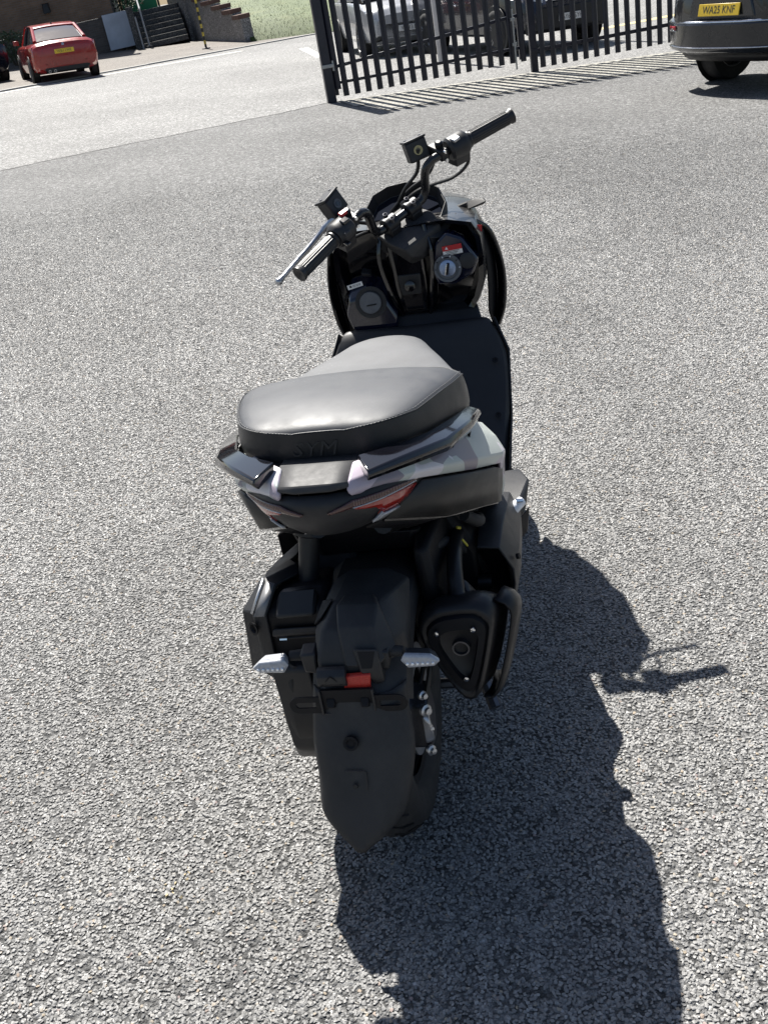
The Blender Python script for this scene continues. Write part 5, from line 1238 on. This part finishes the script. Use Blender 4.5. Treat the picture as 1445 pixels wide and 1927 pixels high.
# ------------------------------------------------------------------ cars
def make_car(name, label, loc, heading, paint, kind, plate_r=None, plate_f=None, group=None):
    """heading: clockwise from +Y. local x forward, y left"""
    t = thing(name, label, 'car' if kind != 'van' else 'van', loc, math.pi/2-heading, group)
    K = {
     'sedan': dict(L=4.6, W=0.9, body=[(-2.3, .45, .62, .74, .62, .70, .84, .88), (-2.27, .33, .74, .84, .6, .79, .9, .98), (-2.15, .26, .8, .885, .6, .81, .95, 1.05), (-1.8, .24, .84, .9, .62, .83, .96, 1.05), (-1.2, .2, .86, .9, .62, .84, .95, 1.02), (0, .18, .86, .9, .6, .85, .93, .98), (1.0, .18, .86, .9, .6, .83, .91, .96), (1.6, .2, .85, .89, .58, .8, .86, .9), (2.1, .22, .78, .84, .52, .7, .75, .79), (2.3, .33, .6, .68, .48, .55, .64, .67)],
                   gh=[(-1.86, 1.03, .68, 1.05, .66), (-1.1, .98, .76, 1.375, .57), (-.4, .96, .79, 1.435, .6), (.25, .95, .79, 1.42, .6), (1.15, .94, .74, .97, .70)], roof=(-1.1, .25), wr=.325, wx=(-1.38, 1.42), ride=0.0),
     'suv': dict(L=4.7, W=0.94, body=[(-2.35, .5, .38, .52, .72, .48, .92, 1.0), (-2.3, .42, .55, .66, .7, .6, .95, 1.06), (-2.2, .4, .68, .79, .7, .72, .98, 1.08), (-2.0, .38, .8, .89, .7, .82, 1.02, 1.1), (-1.5, .32, .88, .94, .72, .87, 1.04, 1.1), (0, .28, .9, .94, .7, .89, 1.02, 1.07), (1.0, .28, .9, .94, .7, .88, 1.0, 1.05), (1.6, .3, .88, .93, .68, .84, .97, 1.0), (2.15, .32, .8, .86, .6, .74, .86, .9), (2.35, .42, .6, .7, .56, .58, .72, .76)],
                 gh=[(-2.22, 1.06, .6, 1.08, .58), (-1.75, 1.06, .78, 1.58, .6), (-.6, 1.05, .82, 1.68, .64), (.2, 1.05, .82, 1.66, .64), (1.2, 1.03, .78, 1.06, .72)], roof=(-1.75, .2), wr=.365, wx=(-1.3, 1.45), ride=0.0),
     'hatch': dict(L=4.1, W=0.88, body=[(-2.05, .4, .6, .72, .6, .68, .9, .95), (-2.0, .3, .74, .83, .6, .78, .95, 1.02), (-1.7, .24, .83, .88, .62, .82, .97, 1.03), (0, .2, .84, .88, .6, .83, .95, 1.0), (.9, .2, .84, .88, .6, .82, .92, .98), (1.5, .2, .82, .86, .56, .76, .86, .9), (1.9, .22, .76, .81, .5, .68, .76, .8), (2.05, .32, .58, .66, .46, .54, .66, .7)],
                   gh=[(-1.92, 1.0, .68, 1.03, .66), (-1.6, .98, .74, 1.4, .56), (-.4, .97, .78, 1.5, .6), (.3, .97, .78, 1.47, .6), (1.2, .95, .74, .99, .7)], roof=(-1.6, .3), wr=.31, wx=(-1.25, 1.3), ride=0.0),
     'van': dict(L=4.4, W=0.9, body=[(-2.2, .35, .76, .84, .6, .82, .98, 1.1), (-2.1, .28, .82, .88, .62, .86, 1.0, 1.12), (0, .22, .86, .9, .62, .87, 1.0, 1.08), (1.0, .22, .86, .9, .6, .85, .98, 1.05), (1.6, .22, .84, .88, .58, .8, .94, 1.0), (2.05, .24, .78, .83, .52, .72, .84, .9), (2.2, .34, .6, .7, .48, .58, .72, .78)],
                 gh=[(-2.12, 1.05, .8, 1.1, .8), (-2.08, 1.05, .82, 1.78, .7), (-.4, 1.05, .84, 1.82, .72), (.45, 1.05, .83, 1.78, .68), (1.35, 1.02, .78, 1.06, .74)], roof=(-2.08, .45), wr=.32, wx=(-1.35, 1.3), ride=0.0),
    }[kind]
    # finer body: interpolate stations so the lines run smoothly
    st = K['body']; xs = []
    for a, b2 in zip(st, st[1:]):
        xs += [a[0]+(b2[0]-a[0])*k/3 for k in range(3)]
    xs.append(st[-1][0])
    secs = []
    for x in xs:
        zb, wl_, wm, zm, ws_, zs, zd = interp(st, x)
        lift = 0
        for wx in K['wx']:
            pass
        hp = [(0, zb), (wl_*0.8, zb), (wl_, zb+0.06), (wl_+(wm-wl_)*0.7, (zb+zm)/2), (wm, zm), (wm-(wm-ws_)*0.3, zs-0.05), (ws_, zs), (ws_*0.86, zs+(zd-zs)*0.6), (ws_*0.5, zd-0.005), (0, zd)]
        secs.append([(x, y, z) for y, z in hp]+[(x, -y, z) for y, z in hp[-2:0:-1]])
    body = Geo().loft(secs).build('body', paint, t, smooth=32)
    # arches cut visually by dark liner rings, then wheels
    for wx in K['wx']:
        for s_ in (1, -1):
            yb = K['W']
            Geo().lathe([(0, 0.0001), (0, K['wr']+0.055), (0.012, K['wr']+0.05), (0.012, 0.0001)], (wx, s_*(yb-0.005), K['wr']+0.01), (0, s_, 0), 28, cap=False).build('wheel_arch', 'car_trim', t)
            c = (wx, s_*(yb-0.085), K['wr'])
            r = K['wr']
            wh = Geo().lathe([(-.1, r*.64), (-.105, r*.8), (-.1, r*.95), (-.07, r), (.07, r), (.1, r*.95), (.112, r*.8), (.108, r*.64)], c, (0, s_, 0), 36, cap=False).build('wheel', 'rubber', t, smooth=50)
            Geo().lathe([(.09, r*.66), (.1, r*.64), (.06, r*.6), (-.09, r*.6), (-.1, r*.66)], c, (0, s_, 0), 36, cap=False).build('rim', 'alloy_wheel', wh)
            sp = Geo().lathe([(.07, 0.0001), (.085, .05), (.07, .075), (.03, .07), (.03, 0.0001)], c, (0, s_, 0), 20, cap=False)
            for k in range(5):
                a = 2*math.pi*k/5+0.2
                for da in (-0.13, 0.13):
                    p0 = Vector(c)+Vector((math.cos(a)*.05, s_*.06, math.sin(a)*.05)); p1 = Vector(c)+Vector((math.cos(a+da)*r*.62, s_*.085, math.sin(a+da)*r*.62))
                    sp.tube([p0, p1], [0.022, 0.018], 6)
            sp.build('spokes', 'alloy_wheel', wh)
            Geo().lathe([(0.0, 0.0001), (0.0, r*.6), (0.01, r*.6), (0.01, 0.0001)], (c[0], c[1]-s_*0.02, c[2]), (0, s_, 0), 24, cap=False).build('brake', 'car_trim', wh)
    # glasshouse
    gs = K['gh']; xs = []
    for a, b2 in zip(gs, gs[1:]): xs += [a[0]+(b2[0]-a[0])*k/2 for k in range(2)]
    xs.append(gs[-1][0])
    secs = []
    for x in xs:
        zb, wb_, zt, wt = interp(gs, x); zb -= 0.06
        hp = [(wb_, zb), (wb_+(wt-wb_)*0.55, zb+(zt-zb)*0.6), (wt, zt-0.02*(zt-zb)), (wt*0.6, zt+0.012), (0, zt+0.02)]
        secs.append([(x, y, z) for y, z in hp]+[(x, -y, z) for y, z in hp[-2::-1]])
    Geo().loft(secs).build('glasshouse', 'car_glass', t, smooth=30)
    r0, r1 = K['roof']; xs = [r0-0.06, r0, r0+(r1-r0)*.33, r0+(r1-r0)*.66, r1, r1+0.08]
    secs = []
    for i, x in enumerate(xs):
        zb, wb_, zt, wt = interp(gs, x); e = 0.012 if 0 < i < 5 else 0.004
        hp = [(wt+0.012, zt-0.035), (wt+0.006, zt+e), (wt*0.6, zt+e+0.014), (0, zt+e+0.024)]
        secs.append([(x, y, z) for y, z in hp]+[(x, -y, z) for y, z in hp[-2::-1]])
    Geo().loft(secs, closed=False).build('roof', paint, t, smooth=40, solid=0.03)
    for s_ in (1, -1):
        for xa, xb, r_ in ((gs[0][0], gs[1][0], 0.05), (gs[-1][0], gs[-2][0], 0.035)):
            A_ = interp(gs, xa); B_ = interp(gs, xb)
            P = []
            for k in range(5):
                q_ = k/4; x = xa+(xb-xa)*q_; zb, wb_, zt, wt = interp(gs, x)
                P.append((x, s_*(wt+0.004), zt-0.01))
            Geo().tube(P, r_, 8).build('pillar', paint, t)
        xm = (gs[1][0]+gs[-2][0])/2; zb, wb_, zt, wt = interp(gs, xm)
        Geo().tube([(xm, s_*(wb_+0.004), zb-0.03), (xm, s_*(wb_+(wt-wb_)*0.55+0.006), zb+(zt-zb)*0.6), (xm, s_*(wt+0.004), zt-0.02)], 0.03, 6).build('pillar', 'car_trim', t)
        if kind == 'van':
            Geo().loft([[(x, s_*(wb_+0.012), zb-0.03), (x, s_*(wb_+(wt-wb_)*0.55+0.014), zb+(zt-zb)*0.6), (x, s_*(wt+0.012), zt-0.01)] for x in (-2.05, -1.2, -0.35) for zb, wb_, zt, wt in (interp(gs, x),)], closed=False).build('side_panel', paint, t, solid=0.01)
        mx = gs[-2][0]+0.55
        zb, wb_, zt, wt = interp(gs, mx)
        Geo().hull([(mx+0.08, s_*(wb_+0.06), zb+0.03), (mx+0.08, s_*(wb_+0.24), zb+0.05), (mx-0.06, s_*(wb_+0.08), zb+0.02), (mx-0.06, s_*(wb_+0.24), zb+0.03), (mx-0.06, s_*(wb_+0.08), zb+0.15), (mx-0.06, s_*(wb_+0.24), zb+0.15), (mx+0.04, s_*(wb_+0.2), zb+0.15)]).build('mirror', paint, t, bevel=0.015)
        # door seam and handle
        for xd in (0.1,):
            Geo().box((xd-0.15, s_*(K['W']+0.006), 0.82), (0.2, 0.02, 0.03)).build('door_handle', 'bright_trim' if kind == 'suv' else paint, t, bevel=0.006)
    return t, K
def plate(t, x, y, z, txt, mat, nx, tilt=0.0, name='number_plate'):
    """nx = -1 faces backwards, +1 forwards"""
    M = frame((x, y, z), (0, nx, 0), (-nx*math.sin(tilt), 0, math.cos(tilt)))
    g = Geo().box((0, 0, 0), (0.52, 0.111, 0.012)); g.v = [tuple(M @ Vector(v)) for v in g.v]
    p = g.build(name, mat, t, bevel=0.003)
    text_mesh('plate_lettering', txt, 0.098, 'sticker_ink', p, M @ Matrix.Translation((0, -0.002, 0.0062)), 0.0008, 0, 0.86)
    return p

# red saloon
HR = R(-20)
rc_ = Vector((-6.68, 29.22, 0)); hd = Vector((math.sin(HR), math.cos(HR), 0))
t, K = make_car('parked_car', 'red saloon car parked with its boot towards the camera', rc_+hd*1.27, HR, 'car_red', 'sedan')
t.scale = (0.92, 0.92, 0.92)
for s_ in (1, -1):
    Geo().hull([(-2.27, s_*0.5, 0.93), (-2.255, s_*0.5, 0.81), (-2.2, s_*0.83, 0.94), (-2.2, s_*0.85, 0.8), (-2.0, s_*0.9, 0.93), (-2.0, s_*0.9, 0.84), (-2.29, s_*0.55, 0.87)]).build('tail_light', 'car_lamp_red', t, bevel=0.01)
    Geo().hull([(-2.3, s_*0.5, 0.5), (-2.3, s_*0.62, 0.5), (-2.3, s_*0.5, 0.46), (-2.3, s_*0.62, 0.46), (-2.2, s_*0.5, 0.5), (-2.2, s_*0.62, 0.46)]).build('reflector', 'car_lamp_red', t, bevel=0.004)
Geo().hull([(-2.285, y, z) for y, z in ((0.62, 0.36), (-0.62, 0.36), (0.5, 0.28), (-0.5, 0.28), (0.5, 0.42), (-0.5, 0.42))]+[(-2.1, y, z) for y, z in ((0.7, 0.36), (-0.7, 0.36), (0.6, 0.24), (-0.6, 0.24))]).build('lower_bumper', 'car_trim', t, bevel=0.01)
plate(t, -2.306, 0, 0.77, 'WJ61 LWE', 'plate_yellow', -1, R(4))
Geo().lathe([(0, 0.0001), (0, 0.04), (0.008, 0.035), (0.009, 0.0001)], (-2.285, 0, 0.935), (-1, 0, 0.3), 20, cap=False).build('badge', 'alloy_satin', t)
text_mesh('boot_lettering', '320d', 0.07, 'alloy_satin', t, frame((-2.272, -0.42, 0.945), (0, -1, 0), (0.25, 0, 1)), 0.003)
Geo().loft([[(-2.29+0.0*y, y, 0.985) for y in (0.7, 0)], [(-2.25, y, 1.0) for y in (0.7, 0)]], closed=False).build('boot_lip', 'car_red', t)
Geo().hull([(-0.9, 0.02, 1.43), (-0.9, -0.02, 1.43), (-0.75, 0.02, 1.45), (-0.75, -0.02, 1.45), (-0.92, 0, 1.5), (-0.86, 0, 1.5)]).build('roof_aerial', 'car_trim', t, bevel=0.004)
for y in (0.35, 0.5):
    Geo().lathe([(0.0, 0.035), (-0.06, 0.035), (-0.06, 0.028), (0.0, 0.028)], (-2.25, y, 0.3), (1, 0, 0), 14, cap=False).build('tailpipe', 'bright_trim', t)
# dark car beyond it at the frame edge
t, K = make_car('parked_car', 'dark blue car at the left frame edge beyond the red saloon', (-10.5, 32.9, 0), R(-34), 'car_navy', 'hatch')
for s_ in (1, -1):
    Geo().hull([(-2.03, s_*0.5, 0.93), (-2.03, s_*0.5, 0.8), (-1.9, s_*0.84, 0.95), (-1.9, s_*0.85, 0.8), (-1.75, s_*0.88, 0.9)]).build('tail_light', 'car_lamp_red', t, bevel=0.01)
plate(t, -2.06, 0, 0.7, 'KX12 OVD', 'plate_yellow', -1, R(3))
# dark grey SUV at the right edge
HS = R(62); hd = Vector((math.sin(HS), math.cos(HS), 0)); rt = Vector((math.cos(HS), -math.sin(HS), 0))
rcS = Vector((4.52, 12.35, 0))+rt*0.82-hd*1.05
t, K = make_car('parked_car', 'dark grey sport utility car cut by the right frame edge, yellow plate', rcS+hd*2.35, HS, 'car_grey', 'suv')
def bx_(x, y, z): return (x, y, z)
# bumper with bright ledge, crease and lower skirt
def bump_row(z, out): return [(-2.35-out+0.95*max(0, abs(y)-0.25)**1.9*0.62, y, z) for y in [k*0.094*1.0 for k in range(-10, 11)]]
bumper = Geo().loft([bump_row(0.36, -0.14), bump_row(0.42, 0.02), bump_row(0.45, 0.045), bump_row(0.465, 0.03), bump_row(0.67, 0.06), bump_row(0.69, 0.05), bump_row(0.72, -0.02)], closed=False).build('rear_bumper', 'car_grey', t, smooth=30, solid=0.02)
Geo().loft([bump_row(0.453, 0.05), bump_row(0.462, 0.045)], closed=False).build('bumper_crease', 'bright_trim', t, solid=0.004)
Geo().loft([bump_row(0.69, 0.056), bump_row(0.705, 0.04), bump_row(0.725, 0.0)], closed=False).build('bumper_ledge', 'bright_trim', t, solid=0.004)
Geo().loft([bump_row(0.3, -0.2), bump_row(0.37, -0.12)], closed=False).build('lower_skirt', 'car_trim', t, solid=0.01)
for s_ in (1, -1):
    P = [p for p in bump_row(0.63, 0.064)]
    idx = [17, 18, 19] if s_ > 0 else [1, 2, 3]
    Geo().loft([[tuple(Vector(bump_row(0.622, 0.066)[i])) for i in idx], [tuple(Vector(bump_row(0.658, 0.068)[i])) for i in idx]], closed=False).build('reflector', 'car_lamp_red', t, solid=0.006)
    Geo().loft([[tuple(Vector(bump_row(0.607, 0.066)[i])) for i in idx], [tuple(Vector(bump_row(0.614, 0.068)[i])) for i in idx]], closed=False).build('reflector_trim', 'bright_trim', t, solid=0.006)
    Geo().hull([(-2.33, s_*0.55, 1.02), (-2.32, s_*0.5, 0.86), (-2.1, s_*0.86, 1.08), (-2.1, s_*0.84, 0.9), (-1.9, s_*0.92, 1.08), (-1.9, s_*0.92, 0.98)]).build('tail_light', 'car_lamp_red', t, bevel=0.012)
Geo().hull([(-2.37, y, z) for y, z in ((0.42, 0.73), (-0.42, 0.73), (0.36, 0.93), (-0.36, 0.93))]+[(-2.2, y, z) for y, z in ((0.5, 0.73), (-0.5, 0.73), (0.42, 0.96), (-0.42, 0.96))]).build('plate_recess', 'car_grey', t, bevel=0.01)
plate(t, -2.39, 0, 0.805, 'WA25 KNF', 'plate_yellow', -1, R(12))
Geo().lathe([(0.0, 0.042), (-0.1, 0.042), (-0.1, 0.034), (0.05, 0.034)], (-2.15, -0.58, 0.36), (1, 0, 0), 18, cap=False).build('tailpipe', 'bright_trim', t)
# white van behind the gate, nose towards the camera
HV = R(180-8); hd = Vector((math.sin(HV), math.cos(HV), 0))
t, K = make_car('parked_van', 'white van, shade greyed into its paint, behind the gate with its nose towards the camera', Vector((1.48, 24.47, 0)), HV, 'car_white_shaded', 'van')
for s_ in (1, -1):
    Geo().hull([(1.95, s_*0.74, 0.86), (2.08, s_*0.55, 0.8), (2.15, s_*0.55, 0.66), (2.0, s_*0.8, 0.66), (1.75, s_*0.86, 0.88)]).build('headlight', 'car_lamp_clear', t, bevel=0.015)
Geo().hull([(2.2, y, z) for y, z in ((0.6, 0.62), (-0.6, 0.62), (0.66, 0.34), (-0.66, 0.34))]+[(2.0, y, z) for y, z in ((0.8, 0.62), (-0.8, 0.62), (0.8, 0.26), (-0.8, 0.26))]).build('front_bumper', 'car_trim', t, bevel=0.02)
Geo().box((2.14, 0, 0.7), (0.08, 0.9, 0.14)).build('grille', 'car_trim', t, bevel=0.01)
plate(t, 2.215, 0, 0.5, 'WN13 DVL', 'plate_white', 1)
# dark car behind the fence
HD = R(180-20); hd = Vector((math.sin(HD), math.cos(HD), 0))
t, K = make_car('parked_car', 'dark car behind the fence with its nose towards the camera, white plate', Vector((3.35, 20.9, 0)), HD, 'car_navy', 'suv')
for s_ in (1, -1):
    Geo().hull([(2.1, s_*0.78, 0.92), (2.3, s_*0.5, 0.86), (2.33, s_*0.5, 0.76), (2.15, s_*0.82, 0.76), (1.8, s_*0.9, 0.95)]).build('headlight', 'car_lamp_clear', t, bevel=0.015)
Geo().box((2.33, 0, 0.79), (0.06, 0.9, 0.03)).box((2.33, 0, 0.88), (0.06, 0.8, 0.03)).build('grille_bar', 'bright_trim', t, bevel=0.008)
Geo().hull([(2.37, y, z) for y, z in ((0.6, 0.7), (-0.6, 0.7), (0.66, 0.36), (-0.66, 0.36))]+[(2.2, y, z) for y, z in ((0.8, 0.7), (-0.8, 0.7), (0.8, 0.3), (-0.8, 0.3))]).build('front_bumper', 'car_trim', t, bevel=0.02)
plate(t, 2.385, 0, 0.52, 'AY65 GYH', 'plate_white', 1)
Geo().lathe([(0, 0.085), (0.012, 0.075), (0.012, 0.06), (0, 0.055)], (2.35, 0, 0.84), (1, 0, 0), 24, cap=False).build('badge', 'bright_trim', t)
# pale car between them, further back
t, K = make_car('parked_car', 'beige car half hidden between the pale van and the dark car', Vector((4.6, 27.2, 0)), R(180-20), 'car_beige', 'hatch')
# ------------------------------------------------------------------ stone chippings of the tarmac surface (near field)
def chippings():
    verts = []; faces = []; NYc, NXc = 24, 12
    for j in range(NYc+1):
        y = 0.3+j*9.9/NYc; hw = 1.9+0.45*y
        for i in range(NXc+1): verts.append((-hw+2*hw*i/NXc+0.1, y, 0))
    for j in range(NYc):
        for i in range(NXc):
            a = j*(NXc+1)+i; faces.append((a, a+1, a+NXc+2, a+NXc+1))
    me = bpy.data.meshes.new('stone_chippings'); me.from_pydata(verts, [], faces)
    o = bpy.data.objects.new('stone_chippings', me); COL.objects.link(o)
    o.location = (0, 0, 0.001)
    struct(o, 'stuff', 'grey angular stone chippings bedded in the tarmac')
    ng = bpy.data.node_groups.new('chippings', 'GeometryNodeTree')
    ng.interface.new_socket('Geometry', in_out='INPUT', socket_type='NodeSocketGeometry')
    ng.interface.new_socket('Geometry', in_out='OUTPUT', socket_type='NodeSocketGeometry')
    N = ng.nodes; L = ng.links
    gi = N.new('NodeGroupInput'); go = N.new('NodeGroupOutput')
    pos = N.new('GeometryNodeInputPosition'); ln = N.new('ShaderNodeSeparateXYZ')
    L.new(pos.outputs[0], ln.inputs[0])
    mr = N.new('ShaderNodeMapRange'); mr.inputs['From Min'].default_value = 4.6; mr.inputs['From Max'].default_value = 10.0
    mr.inputs['To Min'].default_value = CHIP_DENSITY; mr.inputs['To Max'].default_value = 0.0
    L.new(ln.outputs['Y'], mr.inputs['Value'])
    def mth(op, a, b2):
        n = N.new('ShaderNodeMath'); n.operation = op
        for i, v in enumerate((a, b2)):
            if hasattr(v, 'is_linked'): L.new(v, n.inputs[i])
            elif v is not None: n.inputs[i].default_value = v
        return n.outputs[0]
    def edge_fade(dens):
        ax = mth('ABSOLUTE', ln.outputs['X'], None)
        room = mth('SUBTRACT', mth('ADD', mth('MULTIPLY', ln.outputs['Y'], 0.45), 1.85), ax)
        k = N.new('ShaderNodeMapRange'); k.inputs['From Min'].default_value = 0.0; k.inputs['From Max'].default_value = 1.3
        L.new(room, k.inputs['Value'])
        return mth('MULTIPLY', dens, k.outputs[0])
    dp = N.new('GeometryNodeDistributePointsOnFaces'); dp.distribute_method = 'RANDOM'; dp.inputs['Seed'].default_value = 4
    L.new(gi.outputs[0], dp.inputs['Mesh']); L.new(edge_fade(mr.outputs[0]), dp.inputs['Density'])
    ic = N.new('GeometryNodeMeshIcoSphere'); ic.inputs['Radius'].default_value = 1.0; ic.inputs['Subdivisions'].default_value = 1
    # make the chip angular
    sp = N.new('GeometryNodeSetPosition')
    p2 = N.new('GeometryNodeInputPosition'); nt_ = N.new('ShaderNodeTexNoise'); nt_.inputs['Scale'].default_value = 1.3; nt_.inputs['Detail'].default_value = 1.0
    L.new(p2.outputs[0], nt_.inputs['Vector'])
    sb = N.new('ShaderNodeVectorMath'); sb.operation = 'SUBTRACT'; sb.inputs[1].default_value = (0.5, 0.5, 0.5); L.new(nt_.outputs['Color'], sb.inputs[0])
    sc = N.new('ShaderNodeVectorMath'); sc.operation = 'SCALE'; sc.inputs['Scale'].default_value = 1.6; L.new(sb.outputs[0], sc.inputs[0])
    L.new(ic.outputs[0], sp.inputs['Geometry']); L.new(sc.outputs[0], sp.inputs['Offset'])
    sm = N.new('GeometryNodeSetMaterial'); sm.inputs['Material'].default_value = MATS['chipping']; L.new(sp.outputs[0], sm.inputs['Geometry'])
    ip = N.new('GeometryNodeInstanceOnPoints')
    L.new(dp.outputs['Points'], ip.inputs['Points']); L.new(sm.outputs[0], ip.inputs['Instance'])
    rv = N.new('FunctionNodeRandomValue'); rv.data_type = 'FLOAT_VECTOR'; rv.inputs[0].default_value = (-0.38, -0.38, 0); rv.inputs[1].default_value = (0.38, 0.38, 6.28); rv.inputs['Seed'].default_value = 2
    L.new(rv.outputs[0], ip.inputs['Rotation'])
    rs = N.new('FunctionNodeRandomValue'); rs.data_type = 'FLOAT_VECTOR'; rs.inputs[0].default_value = (0.0026, 0.0021, 0.0009); rs.inputs[1].default_value = (0.0054, 0.0044, 0.0021); rs.inputs['Seed'].default_value = 9
    L.new(rs.outputs[0], ip.inputs['Scale'])
    L.new(ip.outputs[0], go.inputs[0])
    md = o.modifiers.new('chippings', 'NODES'); md.node_group = ng
CHIP_DENSITY = 23000.0
chippings()
# leaf litter specks
rnd = random.Random(21)
for k, (x, y, s_, m_, lab) in enumerate(((-0.5, 1.47, 0.022, 'leaf_litter', 'small patch of yellow grit on the tarmac left of the flap'), (-0.42, 1.79, 0.012, 'pole_black', 'tiny dark scrap on the tarmac left of the rear wheel'))):
    g = Geo()
    for _ in range(14 if k == 0 else 3):
        c = Vector((x+rnd.gauss(0, s_), y+rnd.gauss(0, s_*0.8), 0.001+rnd.random()*0.002)); r_ = rnd.uniform(0.002, 0.0045)
        g.hull([tuple(c+Vector((rnd.uniform(-r_, r_), rnd.uniform(-r_, r_), rnd.uniform(-0.003, 0.003)))) for _ in range(8)])
    o = g.build('grit_patch' if k == 0 else 'scrap', m_, None, smooth=0); tag(o, lab, 'debris')
    if k == 0: o['kind'] = 'stuff'; del o['category']
